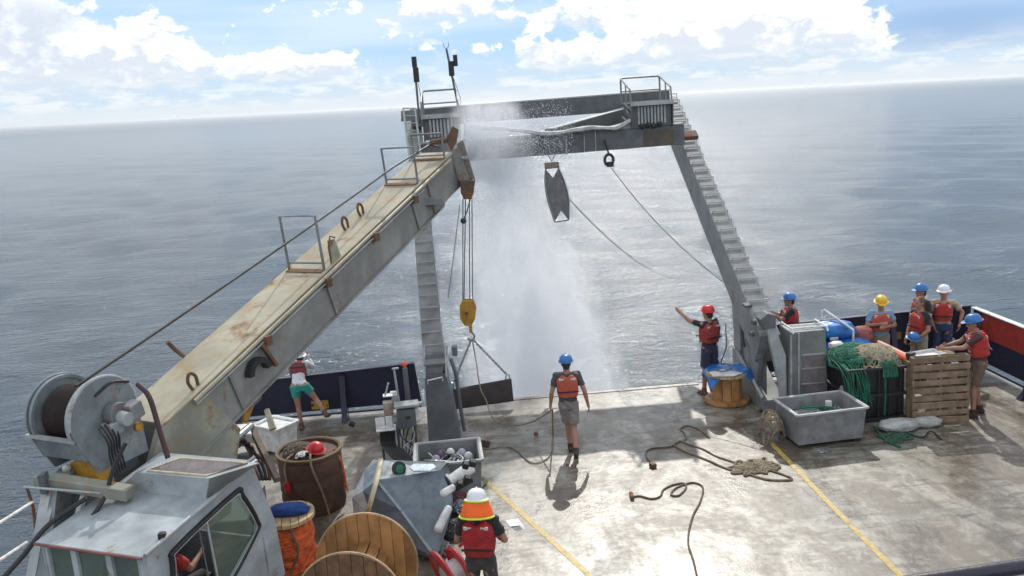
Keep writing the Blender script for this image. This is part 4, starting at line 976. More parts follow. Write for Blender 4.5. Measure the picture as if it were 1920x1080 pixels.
    for s_ in 'RL':
        hip, kn, an = j['hip'+s_], j['kn'+s_], j['an'+s_]
        if shorts: s.tube([hip+Vector((0, 0, .02)), hip.lerp(kn, .5), hip.lerp(kn, .86*(.62 if shorts == 'mini' else 1))], [.098, .097, .100], 14)
        else: s.capsule(hip, kn, .100, .070); s.tube([kn, kn.lerp(an, .5), kn.lerp(an, .98)], [.070, .066, .064], 14)
    remeshed(s, 'shorts' if shorts else 'trousers', low, t, .013, 2)
    # shoes
    for q, s_ in enumerate('RL'):
        an, kn = j['an'+s_], j['kn'+s_]; shin = (an-kn).normalized(); f = (hy-shin*hy.dot(shin)).normalized()
        f = Euler((0, 0, toe[q])).to_matrix() @ f
        if shin.z < -.93: f = Vector((f.x, f.y, 0)).normalized(); dn = Vector((0, 0, -1))
        else: dn = shin
        s = MB(); c = an+dn*.045; sl_ = f.cross(dn).normalized(); Rm = Matrix((sl_, f, -dn)).transposed()
        s.tube([an-dn*.07, an+dn*.03], [.050, .052], 12); s.ball(c+f*.045, (.046, .135, .042), 14, 8, Rm); s.cbox(c+f*.05+dn*.02, (.080, .245, .030), Rm); s.ball(c-f*.03, (.045, .06, .05), 10, 8, Rm)
        remeshed(s, 'boot', boots, t, .011, 2)
    # vest
    if vest:
        s = MB(); lo = ch-up*.25*vestlen; ns = j['neck']
        def V(c, rx, ry, p=3): return (c, sx, sy, rx*slim, ry, p)
        s.loft([V(lo, .175, .150), V(lo+up*.10, .185, .160), V(ch, .190, .162), V(ch+up*.07, .175, .155), V(ns-up*.055, .145, .125)], 22)
        for q in (-1, 1):
            a_ = ns+sx*q*.075-up*.02; s.capsule(a_+sy*.09-up*.05, a_-sy*.09-up*.04, .045, .048)
        v = remeshed(s, 'life_vest', vest, t, .014, 2)
        for q in (-1, 1):
            MB().cbox(ns+sx*q*.095-up*.085-sy*.128, (.085, .014, .035), Matrix((sx, sy, up)).transposed()).build('reflective_patch', REFL, v)
            MB().cbox(ns+sx*q*.105-up*.10+sy*.135, (.06, .014, .06), Matrix((sx, sy, up)).transposed()).build('reflective_patch', REFL, v)
        MB().cbox(lo+up*.11-sy*.163, (.36*slim, .012, .022), Matrix((sx, sy, up)).transposed()).build('belt', BLACK, v)
        MB().cbox(lo+up*.11+sy*.163, (.36*slim, .012, .022), Matrix((sx, sy, up)).transposed()).build('belt', BLACK, v)
    # hair
    if hair:
        s = MB(); s.ball(hp(0, -.015, .035), (.084, .096, .098), 16, 10, HR); s.ball(hp(0, -.05, -.03), (.066, .055, .06), 12, 8, HR)
        if ponytail: s.capsule(hp(0, -.10, -.02), hp(0, -.13, -.15), .028, .014)
        sh_ = remeshed(s, 'hair', hair, t, .010, 2)
    if eyes:
        for q in (-1, 1): e = MB().ball(hp(q*.031, .082, .015), (.012, .008, .009), 8, 6, HR).build('eye', BLACK, t)
    if hat:
        prof = [(.138, .0), (.142, .004), (.118, .012), (.116, .03), (.108, .065), (.085, .098), (.05, .115), (.0, .122)]
        m_ = MB(); m_.M = Matrix.Translation(hp(0, -.005, .045)) @ (HR.to_4x4()) @ Matrix.Diagonal((.96, 1.12, 1.05, 1))
        m_.lathe((0, 0, 0), (0, 0, 1), prof, 28); h = m_.build('hard_hat', hat, t)
        pk = MB(); pk.M = m_.M; pk.prism([(-.09, .10, .006), (-.06, .155, -.004), (0, .172, -.008), (.06, .155, -.004), (.09, .10, .006)], (0, 0, .007)); pk.build('hat_peak', hat, h)
        rg = MB(); rg.M = m_.M; rg.tube([(0, -.105, .04), (0, -.085, .085), (0, 0, .126), (0, .085, .085), (0, .105, .04)], .010, 6); rg.build('hat_ridge', hat, h)
        if drape:
            nk = MB(); nk.M = m_.M
            vs_, fs_ = [], []; n_ = 22
            prof2 = [(.137, -.006, .02), (.150, -.04, .0), (.172, -.09, 0), (.190, -.140, 0), (.200, -.185, 0)]
            for (r_, z_, o_) in prof2:
                for k in range(n_+1):
                    a = rad(168)+rad(204)*k/n_; vs_.append((math.cos(a)*r_, math.sin(a)*r_*(1.0), z_+.008*math.sin(k*1.7)))
            for i in range(len(prof2)-1):
                for k in range(n_): fs_.append((i*(n_+1)+k, i*(n_+1)+k+1, (i+1)*(n_+1)+k+1, (i+1)*(n_+1)+k))
            nk.add(vs_, fs_); dd = nk.build('neck_shade', NEONO, h); md = dd.modifiers.new('s', 'SOLIDIFY'); md.thickness = .006
            for zi in (0, -1):
                r_, z_, o_ = prof2[zi]; e = MB(); e.M = m_.M
                e.tube([(math.cos(rad(168)+rad(204)*k/n_)*(r_+.002), math.sin(rad(168)+rad(204)*k/n_)*(r_+.002), z_+(.010 if zi else 0)) for k in range(n_+1)], .011, 6); e.build('neon_band', NEONY, dd)
    return t
def gp(px, py): return P(px, py, 0)
# walking man in the middle
person('man in blue hard hat and orange-red vest walking across the open deck holding a rope', gp(1071, 850), rad(-4), shirt=TEEG, vest=PFDO, low=SHG, hat=HATB,
       pose=dict(pel=(0, 0, .93), hipR=(.09, 0, .91), hipL=(-.09, 0, .91), knR=(.07, -.02, .49), anR=(.075, -.24, .12), knL=(-.03, .12, .50), anL=(.0, .10, .09),
                 elL=(-.27, -.06, 1.14), wrL=(-.30, .02, .90), elR=(.28, -.07, 1.14), wrR=(.33, -.02, .88)), boots=BOOT, sc=1.0)
# man pointing, red hard hat (seen from behind left, facing left/aft)
person('man in red hard hat pointing out to sea beside the small wooden spool', gp(1332, 738), rad(28), shirt=TEEB, vest=mat('dark_red_vest_fabric', (.30, .035, .03), .85), low=SHN, hat=HATR, eyes=True,
       pose=dict(wrL=(-.30, .46, 1.60), elL=(-.26, .24, 1.46), shL=(-.18, .03, 1.42), elR=(.23, -.02, 1.13), wrR=(.20, .10, .88), knR=(.12, .0, .5), anR=(.13, -.06, .08), anL=(-.12, .04, .08)), look=rad(8), sc=1.03, boots=BOOTL)
# man behind the leg with blue helmet raising something to his face
person('man in blue hard hat with both hands raised behind the right gantry leg', gp(1487, 703)+Vector((-.05, .0, 0)), rad(80), shirt=TEEB, vest=PFD, low=TRB, shorts=False, hat=HATB, eyes=True,
       pose=dict(elL=(-.20, .22, 1.24), wrL=(-.08, .42, 1.42), elR=(.20, .20, 1.24), wrR=(.06, .42, 1.40)))
person('man in a yellow hard hat, light blue shirt and khaki trousers at the stern rail', Vector((7.98, 16.45, 0)), rad(165), shirt=TEELB, vest=PFDO, low=SHK, shorts=False, hat=HATY, eyes=True,
       pose=dict(elL=(-.26, .04, 1.16), wrL=(-.06, .24, 1.18), elR=(.26, .04, 1.16), wrR=(.06, .24, 1.24)), sc=1.0, nod=.25)
person('bareheaded man in a dark shirt holding a blue hard hat by his side', Vector((8.60, 16.1, 0)), rad(100), shirt=TEEB, vest=PFD, low=SHK, hat=None, hair=HAIRBR, eyes=True,
       pose=dict(elL=(-.26, .02, 1.13), wrL=(-.16, .20, .93), elR=(.25, .03, 1.13), wrR=(.10, .22, .92)), sc=1.02)
hh = MB(); prof = [(.138, .0), (.142, .004), (.118, .012), (.116, .03), (.108, .065), (.085, .098), (.05, .115), (.0, .122)]
hh.lathe(Q(1713, 634, 15.85), (.1, -.25, 1), prof, 24); hat_ = hh.build('hard_hat', HATB); tag(own_origin(hat_), 'blue hard hat held by the bareheaded man', 'hard hat')
person('man in a blue hard hat standing behind the bareheaded man', Vector((9.02, 16.85, 0)), rad(95), shirt=TEEB, vest=PFD, low=TRB, shorts=False, hat=HATB, sc=1.04)
person('woman in white hard hat and jeans with one hand on her hip', Vector((9.42, 16.75, 0)), rad(150), shirt=TEET, vest=PFD, low=JEAN, shorts=False, hat=HATW, eyes=True, hair=HAIRBR, ponytail=True, slim=.93,
       pose=dict(elL=(-.34, -.08, 1.20), wrL=(-.30, .02, .98), elR=(.24, .02, 1.13), wrR=(.16, .16, .95)), sc=1.02)
person('man in blue hard hat and brown shorts reaching over the pallet', gp(1833, 778), rad(72), shirt=mat('maroon_tee', (.07, .028, .03), .85), vest=PFD, low=SHBR, hat=HATB, eyes=True,
       pose=dict(chest=(0, .05, 1.30), neck=(0, .08, 1.46), head=(0, .12, 1.59), shL=(-.18, .08, 1.41), shR=(.18, .08, 1.41), elL=(-.18, .30, 1.22), wrL=(-.14, .55, 1.20), elR=(.22, .26, 1.22), wrR=(.16, .46, 1.18), knR=(.11, .03, .50), anR=(.11, -.05, .08), anL=(-.12, .10, .08), knL=(-.11, .10, .5)), nod=.2, sc=1.05)
# foreground man with neck shade, seen from behind, half out of frame
person('man in white hard hat with neon orange neck shade in the foreground', Vector((-.15, 9.15, 0)), rad(-12), shirt=TEEB, vest=mat('deep_red_vest_fabric', (.34, .018, .02), .85), low=TRB, shorts=False, hat=HATW, drape=True, hair=HAIRM,
       pose=dict(elR=(.28, .06, 1.14), wrR=(.12, .26, 1.12), elL=(-.27, .05, 1.14), wrL=(-.06, .27, 1.10)), sc=1.0, nod=.30, vestlen=1.15)
pa = thing('note_papers', 'white note papers held by the man in the neck shade', 'papers', Q(966, 985, 9.55))
for k in range(3):
    MB().cbox(Q(964+k*3, 980+k*4, 9.5), (.16, .13, .004), Euler((rad(10+6*k), rad(8), rad(20+k*15))).to_matrix()).build('sheet', WHITEPL, pa)
# woman leaning over the left bulwark
person('woman in teal shorts leaning over the left bulwark with one leg raised', gp(574, 804), rad(4), shirt=TEEW, vest=mat('maroon_vest_fabric', (.20, .03, .035), .85), low=SHT, shorts='mini', hat=HATW, hair=HAIRM, slim=.88, sleeve='long', boots=BOOTL, vestlen=.6,
       pose=dict(pel=(-.03, 0, .92), waist=(-.04, .12, 1.04), chest=(-.05, .27, 1.16), neck=(-.04, .40, 1.27), head=(-.02, .50, 1.35), hipR=(.07, 0, .90), hipL=(-.12, 0, .90),
                 shR=(.12, .36, 1.25), shL=(-.21, .36, 1.25), elR=(.21, .50, 1.12), wrR=(.12, .62, 1.36), elL=(-.27, .54, 1.08), wrL=(-.10, .68, 1.22),
                 knR=(.25, .02, .60), anR=(.42, -.12, .32), knL=(-.10, .02, .48), anL=(-.08, -.02, .08)), sc=.98, nod=-.1)
# crane driver
person('crane driver in a red shirt seen through the open cab window', Cb(.86, .62, .0)+Vector((0, 0, .33)), -math.atan2(cf.x, cf.y), shirt=mat('driver_red_shirt', (.42, .03, .03), .85), vest=None, low=TRB, shorts=False, hat=None,
       pose=dict(pel=(0, 0, .72), waist=(0, 0, .85), chest=(0, .02, 1.02), neck=(0, .03, 1.17), head=(0, .06, 1.31), shR=(.18, .03, 1.12), shL=(-.18, .03, 1.12), elR=(.24, .16, .93), wrR=(.20, .36, .98), elL=(-.24, .16, .93), wrL=(-.20, .36, .98),
                 hipR=(.10, .02, .70), hipL=(-.10, .02, .70), knR=(.13, .42, .70), knL=(-.13, .42, .70), anR=(.13, .46, .34), anL=(-.13, .46, .34)), sc=.98)
for o in list(bpy.data.objects):
    pass

# ---------------------------------------------------------------- cargo, right side
def obox(mb, c, yaw, x0, x1, y0, y1, z0, z1):
    c = Vector(c); M_ = Matrix.Translation((c.x, c.y, 0)) @ Matrix.Rotation(yaw, 4, 'Z'); old = mb.M; mb.M = M_; mb.box(x0, x1, y0, y1, z0, z1); mb.M = old; return mb
def LM_(c, yaw): return Matrix.Translation(Vector(c)) @ Matrix.Rotation(yaw, 4, 'Z')
def open_bin(name, label, c, yaw, sx, sy, h, mt, rim, taper=.04, wall=.035, z0=.06, cat='bin'):
    t = thing(name, label, cat, (c[0], c[1], 0)); M_ = LM_((c[0], c[1], 0), yaw)
    def R(s, z): return [(-sx/2+s, -sy/2+s, z), (sx/2-s, -sy/2+s, z), (sx/2-s, sy/2-s, z), (-sx/2+s, sy/2-s, z)]
    mb = MB(M_); o_, i_ = R(taper, z0), R(0, h); i2, b2 = R(wall, h), R(taper+wall, z0+.05)
    mb.add(o_+i_+i2+b2, [(3, 2, 1, 0)]+[(k, (k+1) % 4, 4+(k+1) % 4, 4+k) for k in range(4)]+[(4+k, 4+(k+1) % 4, 8+(k+1) % 4, 8+k) for k in range(4)]+[(8+k, 8+(k+1) % 4, 12+(k+1) % 4, 12+k) for k in range(4)]+[(12, 13, 14, 15)])
    mb.build('shell', mt, t, bevel=.012)
    rr = R(-.015, h-.01); e = MB(M_)
    for k in range(4): e.beam(rr[k], rr[(k+1) % 4], .045, .035)
    e.build('rim', rim, t, bevel=.006)
    f = MB(M_)
    for xx in (-sx/2+.12, sx/2-.12): f.box(xx-.06, xx+.06, -sy/2+.08, sy/2-.08, 0, z0)
    f.build('skid', BLACK, t)
    return t, M_
c4 = [P(1488, 845), P(1623, 828)]; yawb = math.atan2(c4[1].y-c4[0].y, c4[1].x-c4[0].x)
bc = (c4[0]+c4[1])/2+Vector((0, .42, 0))
tb, Mb = open_bin('storage_bin', 'light grey plastic bin filled with gear standing left of the wooden pallet', bc, yawb, 1.22, .86, .62, BINP, BINPI)
R_ = random.Random(11)
cl = thing('bin_clutter', 'jumble of hoses, rope and a white jug lying inside the light grey bin', 'gear', (bc.x, bc.y, .2))
MB(Mb).box(-.52, .52, -.35, .35, .10, .38).build('fill', mat('dull_gear', (.20, .21, .21), .8, var=.6, scale=14, bump=1, bscale=12), cl)
for k in range(7):
    pts = [Mb @ Vector((R_.uniform(-.45, .45), R_.uniform(-.28, .28), .40+R_.uniform(0, .07))) for _ in range(5)]
    MB().tube(spline(pts, 5), R_.uniform(.012, .025), 6).build('hose', [GREYL, STEEL, NETG, GREY, WHITEPL, NETG, STEEL][k], cl)
tangle(Mb @ Vector((.16, .05, .36)), .16, .16, .14, 12, .012, seed=5).build('green_twine', NETG, cl)
MB(Mb).cyl((.22, .12, .38), (.22, .12, .58), .055).build('jug', WHITEPL, cl)
tr = tangle((bc.x-.80, bc.y+.10, .0), .20, .42, .50, 26, .012, seed=8).build('rope_heap', ROPE); tag(own_origin(tr), 'frayed brown rope hanging down the left side of the grey bin', 'rope')
ch_ = tangle((bc.x-.18, bc.y-.62, .0), .16, .07, .02, 7, .010, seed=9, flat=True).build('small_chain', STEEL); tag(own_origin(ch_), 'small bright chain lying on deck in front of the grey bin', 'chain')
# grey steel locker with pipe handles
lk = thing('steel_locker', 'tall grey steel cabinet with ladder handles standing behind the grey bin', 'cabinet', (5.95, 15.4, 0))
x0, x1 = P(1475, 770).x-.02, P(1543, 762).x; zt = 1.55
MB().prism([(x0, 15.1, 0), (x1, 15.1, 0), (x1-.05, 15.1, zt), (x0+.03, 15.1, zt)], (0, .55, 0)).build('cabinet', GREY, lk, bevel=.012)
MB().box(x0+.16, x0+.19, 15.06, 15.1, .05, zt-.02).build('rib', GREYL, lk, bevel=.004); MB().box(x0+.02, x0+.05, 15.06, 15.1, .05, zt-.05).build('rib', GREYL, lk, bevel=.004)
for z in (.28, .55, .84, 1.10): MB().box(x0+.24, x1-.07, 15.070, 15.1, z, z+.022).build('shelf_strap', GREYL, lk)
MB().box(x0+.26, x1-.08, 15.085, 15.1, .2, 1.1).build('recess_panel', mat('recess_rosy_grey', (.20, .17, .17), .6, dirt=.4), lk)
for a in (x0+.05, x1-.05): MB().tube([(a, 15.0, zt), (a, 15.05, zt+.07), (a, 15.60, zt+.07), (a, 15.62, zt)], .018, 8).build('handle', WHITEP, lk)
MB().tube([(x0+.05, 15.1, zt+.07), (x1-.05, 15.1, zt+.07)], .016, 8).build('handle', WHITEP, lk)
MB().tube([(x0+.05, 15.3, zt+.07), (x1-.05, 15.3, zt+.07)], .016, 8).build('handle', WHITEP, lk)
# small wooden spool with blue tarp
spc = Vector((4.76, 16.05, 0))
sp_ = thing('wooden_spool', 'small wooden cable spool standing on the deck by the right gantry leg', 'cable spool', spc)
def disc_planks(o, axis, r, th, n, mt, name, par, ref, hole=.0, jig=.004, seed=0):
    """flange of planks side by side cut to a circle"""
    o = Vector(o); a = Vector(axis).normalized(); x = Vector(ref); x = (x-a*x.dot(a)).normalized(); y = a.cross(x); w = 2*r/n; Rr = random.Random(seed)
    for i in range(n):
        u0, u1 = -r+i*w+.004, -r+(i+1)*w-.004; pts = []; m_ = 6
        us = [u0+(u1-u0)*k/m_ for k in range(m_+1)]
        pts = [(u, math.sqrt(max(r*r-u*u, 1e-6))) for u in us]+[(u, -math.sqrt(max(r*r-u*u, 1e-6))) for u in us[::-1]]
        off = Rr.uniform(-jig, jig)
        MB().prism([o+x*u+y*v+a*(off-th/2) for u, v in pts], a*th).build(name, mt, par)
disc_planks(spc+Vector((0, 0, .045)), (0, 0, 1), .43, .05, 6, WOOD, 'plank', sp_, (1, .1, 0), seed=1)
disc_planks(spc+Vector((0, 0, .585)), (0, 0, 1), .40, .05, 6, WOODL, 'plank', sp_, (1, .1, 0), seed=2)
for k in range(10):
    a = 2*math.pi*k/10; MB(Matrix.Translation(spc) @ Matrix.Rotation(a, 4, 'Z')).box(.235, .27, -.078, .078, .07, .56).build('stave', WOOD, sp_)
ttp = MB(); n = 26; vs = []; Rr = random.Random(3)
for i in range(n):
    for j in range(n):
        u, v = i/(n-1)*2-1, j/(n-1)*2-1; x, y = u*.47, v*.40; d = math.hypot(x, y); z = .625+.02*noise.noise(Vector((x*7, y*7, 1)))*1.6
        if d > .41: z -= (d-.41)*1.3
        vs.append(spc+Vector((x+.05, y+.10, z)))
ttp.add(vs, [(i*n+j, (i+1)*n+j, (i+1)*n+j+1, i*n+j+1) for i in range(n-1) for j in range(n-1)]); o = ttp.build('tarpaulin', TARP); o.modifiers.new('s', 'SOLIDIFY').thickness = .006
tag(own_origin(o), 'bright blue tarpaulin spread over the small wooden spool', 'tarpaulin')
o = MB().prism([spc+Vector(p) for p in ((-.36, -.32, .628), (.0, -.40, .624), (.22, -.30, .632), (-.10, -.05, .66), (-.38, -.12, .65))], (0, 0, .012)).build('white_sheet', WHITEPL); tag(own_origin(o), 'folded white plastic sheet on the front edge of the small spool', 'sheet')
tagh = MB().tube(spline([spc+Vector(p) for p in ((-.32, -.02, .67), (-.1, -.2, .68), (.08, -.10, .70), (.1, .15, .69), (-.05, .2, .72), (.0, .0, 1.1), (.05, .2, 1.5))], 5), .012, 6).build('spool_line', WIRE); tag(own_origin(tagh), 'thin dark line rising from the tarp on the small spool', 'line')
# blue bundles on a white rack
rk = thing('bundle_rack', 'grey and white pipe rack with a slanting rail against the stern bulwark', 'rack', (6.9, 16.2, 0))
MB().tube([Q(1541, 600, 16.6), Q(1541, 583, 16.6), Q(1545, 581, 16.6), Q(1600, 619, 15.9), Q(1600, 640, 15.9)], .024, 8).build('top_rail', WHITEP, rk)
for (x, y, Y) in ((1541, 600, 16.6), (1600, 640, 15.9), (1530, 640, 16.2)):
    p = Q(x, y, Y); MB().tube([p, (p.x, p.y, 0)], .024, 8).build('rack_leg', GREYD, rk)
MB().box(6.45, 7.55, 16.0, 16.6, .32, .36).build('shelf', GREYL, rk)
bmk = lambda c, r, seed, mt: (lambda mb: mb)(None)
def bundle(c, r, mt, label, seed, name='tarp_bundle', cat='bundle'):
    mb = MB(); mb.ball((0, 0, 0), 1.0, 28, 18)
    for i, p in enumerate(mb.v):
        d = p.normalized(); k = 1+.18*noise.noise(d*2.2+Vector((seed, 0, 0)))+.07*noise.noise(d*6+Vector((0, seed, 0))); q = Vector((math.copysign(abs(d.x)**.8, d.x), math.copysign(abs(d.y)**.8, d.y), math.copysign(abs(d.z)**.75, d.z)))*k
        mb.v[i] = Vector(c)+Vector((q.x*r[0], q.y*r[1], q.z*r[2]))
    o = mb.build(name, mt, ang=180); return tag(own_origin(o), label, cat)
p1 = Q(1548, 610, 16.25); p2 = Q(1572, 636, 16.15)
bundle((6.98, 16.3, 1.18), (.40, .26, .17), TARP, 'upper bright blue tarp bundle on the pipe rack by the stern bulwark', 2)
bundle((7.20, 16.2, .86), (.46, .28, .17), TARP, 'lower blue tarp bundle on the pipe rack, below the bright one', 5)
bundle((6.92, 16.2, .55), (.36, .26, .19), CLOTHB, 'dark blue bag at the bottom of the pipe rack', 8)
MB_ = bundle((7.55, 16.35, 1.02), (.22, .18, .17), mat('red_beige_cloth', (.33, .10, .09), .8), 'crumpled red cloth at the right end of the pipe rack', 11)
o = MB().cbox(Q(1564, 635, 15.86), (.16, .01, .045)).build('white_tag', WHITEPL); tag(own_origin(o), 'white tag on the lower blue tarp bundle', 'tag')
# yellow crate and yellow reel
yc = thing('yellow_crate', 'orange-yellow plastic crate on the deck right of the tall cabinet', 'crate', P(1560, 706))
a = P(1543, 700); a.z = 0
MB().box(a.x, a.x+.36, a.y-.1, a.y+.2, .02, .34).build('crate_body', YELLOWP, yc, bevel=.02); MB().box(a.x-.01, a.x+.37, a.y-.11, a.y+.21, .32, .36).build('crate_rim', YELLOWP, yc, bevel=.01)
for k in range(3): MB().box(a.x+.03, a.x+.33, a.y-.112, a.y-.10, .08+.08*k, .11+.08*k).build('slot', RUSTY, yc)
o = MB().lathe(P(1556, 722)+Vector((0, 0, .10)), (.3, -.9, .3), [(.05, -.04), (.12, -.04), (.12, .04), (.05, .04), (.05, -.04)], 20).build('yellow_reel', YELLOWP); tag(own_origin(o), 'small yellow hose reel lying below the yellow crate', 'reel')
o = tangle(P(1578, 728), .22, .2, .12, 18, .014, seed=14).build('rope_heap', GREYL); tag(own_origin(o), 'grey tangle of line beside the small yellow reel', 'rope')
# black cage with nets
cg = thing('black_crate', 'black cage crate loaded with nets next to the upright pallet', 'crate', (7.05, 14.75, 0))
x0, x1, y0, y1, zt = 6.42, 7.48, 14.35, 15.45, 1.0
MB().box(x0+.04, x1-.04, y0+.04, y1-.04, .08, zt-.04).build('liner', mat('black_liner', (.012, .012, .014), .45, bump=.8, bscale=9), cg, bevel=.03)
for (x, y) in ((x0, y0), (x1, y0), (x0, y1), (x1, y1)): MB().box(x-.03, x+.03, y-.03, y+.03, 0, zt).build('post', BLACK, cg, bevel=.005)
for z in (.06, .5, zt-.02):
    for (A_, B_) in (((x0, y0), (x1, y0)), ((x0, y0), (x0, y1)), ((x1, y0), (x1, y1)), ((x0, y1), (x1, y1))): MB().beam((*A_, z), (*B_, z), .05, .05).build('rail', BLACK, cg, bevel=.005)
for k in range(5): MB().beam((x0+.15+.19*k, y0-.01, .06), (x0+.15+.19*k, y0-.01, zt-.04), .02, .02, (1, 0, 0)).build('bar', BLACK, cg)
MB().tube([(x0+.62, y0-.045, .96), (x0+.63, y0-.05, .5), (x0+.62, y0-.05, .14)], .016, 6).build('green_strap', NETG, cg)
nb = MB().ball((x0-.02, y0+.25, .45), (.05, .09, .20), 12, 8).build('float', mat('olive_float', (.22, .22, .14), .6), cg)
gn = tangle((6.82, 15.0, .97), .55, .62, .26, 230, .0075, seed=21, seg=12).build('green_net', NETG, fix=False); tag(own_origin(gn), 'heap of green netting lying on top of the black crate', 'fishing net')
bn = tangle((7.05, 14.78, 1.02), .48, .40, .26, 170, .0075, seed=22, seg=12).build('beige_net', NETB, fix=False); tag(own_origin(bn), 'heap of beige netting thrown over the green net on the crate', 'fishing net')
gh = MB(); Rr = random.Random(5)
for k in range(26):
    x = 6.42+Rr.uniform(-.08, .35); pts = [(x, 14.9+Rr.uniform(-.2, .3), 1.05), (x-.06*Rr.random()-.02, 14.4+Rr.uniform(-.05, .1), 1.0), (x+Rr.uniform(-.05, .05), 14.28, .85-Rr.uniform(0, .3)), (x+Rr.uniform(-.08, .08), 14.27, .62-Rr.uniform(0, .35))]
    gh.tube(spline(pts, 4), .008, 5)
for k in range(16):
    x = 7.15+Rr.uniform(-.14, .14); gh.tube(spline([(x, 14.6, 1.12), (x, 14.33, 1.05), (x+Rr.uniform(-.06, .06), 14.28, .84)], 4), .014, 5)
o = gh.build('hanging_net', NETG, fix=False); tag(own_origin(o), 'strands of green net hanging over the front edge of the black crate', 'fishing net')
o = bundle((6.60, 15.3, 1.15), (.14, .12, .10), WHITEPL, 'crumpled white bag on the far left corner of the net heap', 3, 'white_bag', 'bag')
lj = thing('safety_vest', 'folded bright orange safety vest lying on the nets', 'safety vest', (7.40, 14.7, 1.15))
bq = MB(Matrix.Translation((7.38, 14.72, 1.17)) @ Euler((0, rad(18), rad(-52))).to_matrix().to_4x4()); bq.box(-.30, .30, -.10, .10, -.04, .04); bq.build('folded_vest', mat('bright_orange_cloth', (.85, .16, .05), .7), lj, bevel=.03)
bq = MB(Matrix.Translation((7.38, 14.72, 1.215)) @ Euler((0, rad(18), rad(-52))).to_matrix().to_4x4()); bq.box(-.30, .30, -.025, .025, -.004, .004); bq.build('reflective_strip', REFL, lj)
# upright pallet: boards and stringers
PL0, PL1 = P(1712, 797), P(1816, 790)
py_ = math.atan2(PL1.y-PL0.y, PL1.x-PL0.x); pc_ = (PL0+PL1)/2; pw = (PL1-PL0).length*1.02; ph = 1.19
pal = thing('wooden_pallet', 'wooden pallet standing on edge against the black crate', 'pallet', pc_)
Mp = LM_(pc_, py_) @ Matrix.Rotation(rad(-2), 4, 'X')
Rr = random.Random(2)
for xx in (-pw/2+.022, 0, pw/2-.022): MB(Mp).box(xx-.022, xx+.022, .02, .115, .0, ph).build('stringer', PALLETW, pal, bevel=.004)
zc = 0.0
for k in range(9):
    hgt = .095+Rr.uniform(-.008, .01); z0 = .005+k*(ph-.1)/8.0
    MB(Mp @ Matrix.Rotation(rad(Rr.uniform(-.6, .6)), 4, 'Y')).box(-pw/2, pw/2, .0, .018, z0, z0+hgt).build('board', PALLETW, pal, bevel=.003)
    if k in (0, 4, 8, 2, 6): MB(Mp).box(-pw/2, pw/2, .118, .136, z0, z0+hgt).build('board', PALLETW, pal, bevel=.003)
pal2 = thing('wooden_box_stack', 'second pallet lying against the first with white lids resting on it', 'pallet', pc_+Vector((0, .55, 0)))
M2 = LM_(pc_+Vector((.02, .5, 0)), py_)
for k in range(6): MB(M2).box(-pw/2, pw/2, -.30+.1*k, -.30+.1*k+.085, 1.06, 1.078).build('board', PALLETW, pal2, bevel=.003)
for xx in (-pw/2+.02, 0, pw/2-.02): MB(M2).box(xx-.02, xx+.02, -.30, .30, .97, 1.058).build('stringer', PALLETW, pal2)
for (xx, yy) in ((-pw/2+.04, -.26), (pw/2-.04, -.26), (-pw/2+.04, .26), (pw/2-.04, .26)): MB(M2).box(xx-.04, xx+.04, yy-.04, yy+.04, 0, .968).build('post', PALLETW, pal2)
ld = thing('white_tray', 'shallow white tray on top behind the upright pallet', 'tray', pc_+Vector((-.05, .45, 1.08)))
MB(LM_(pc_+Vector((-.05, .45, 0)), .2)).box(-.30, .28, -.17, .17, 1.08, 1.10).build('tray_base', WHITEPL, ld, bevel=.008)
for a_ in ((-.30, .28, -.17, -.155), (-.30, .28, .155, .17), (-.30, -.285, -.155, .155), (.265, .28, -.155, .155)): MB(LM_(pc_+Vector((-.05, .45, 0)), .2)).box(*a_, 1.10, 1.15).build('tray_side', WHITEPL, ld)
o = MB(LM_(pc_+Vector((-.36, .40, 0)), .5)).box(-.07, .07, -.06, .06, 1.078, 1.20).build('black_pouch', BLACK, bevel=.02); tag(own_origin(o), 'small black pouch at the left end of the white tray', 'pouch')
# floor clutter in front of crate
wt = bundle((7.10, 13.92, .09), (.34, .17, .10), mat('white_film', (.40, .41, .39), .5, bump=.6, bscale=14), 'crumpled translucent white sheet on deck in front of the black crate', 17, 'plastic_sheet', 'sheet')
wt = bundle((7.62, 13.98, .08), (.26, .14, .08), mat('white_film', (.40, .41, .39), .5), 'smaller crumpled white sheet at the foot of the pallet', 27, 'plastic_sheet', 'sheet')
o = tangle(P(1680, 822), .28, .20, .07, 22, .016, seed=31, flat=True).build('net_rope', mat('dark_green_rope', (.035, .09, .06), .8)); tag(own_origin(o), 'dark green rope coils on deck in front of the crumpled sheet', 'rope')
o = MB().tube(spline([P(1700, 812, .02), P(1730, 820, .02), P(1745, 808, .03), P(1765, 824, .02)], 5), .014, 6).build('hook_bar', BLACK); tag(own_origin(o), 'bent thin black bar on deck in front of the pallet', 'bar')
o = MB().tube(spline([P(1640, 800, .03), P(1660, 825, .02), P(1688, 838, .02)], 5), .02, 6).build('net_rope', NETG); tag(own_origin(o), 'short loose green rope end trailing from the crate', 'rope')
sc_ = P(1428, 772); o = MB().ball(sc_+Vector((0, 0, .03)), (.06, .035, .03), 10, 6).build('black_fitting', BLACK); tag(own_origin(o), 'small black fitting on deck left of the grey bin', 'fitting')
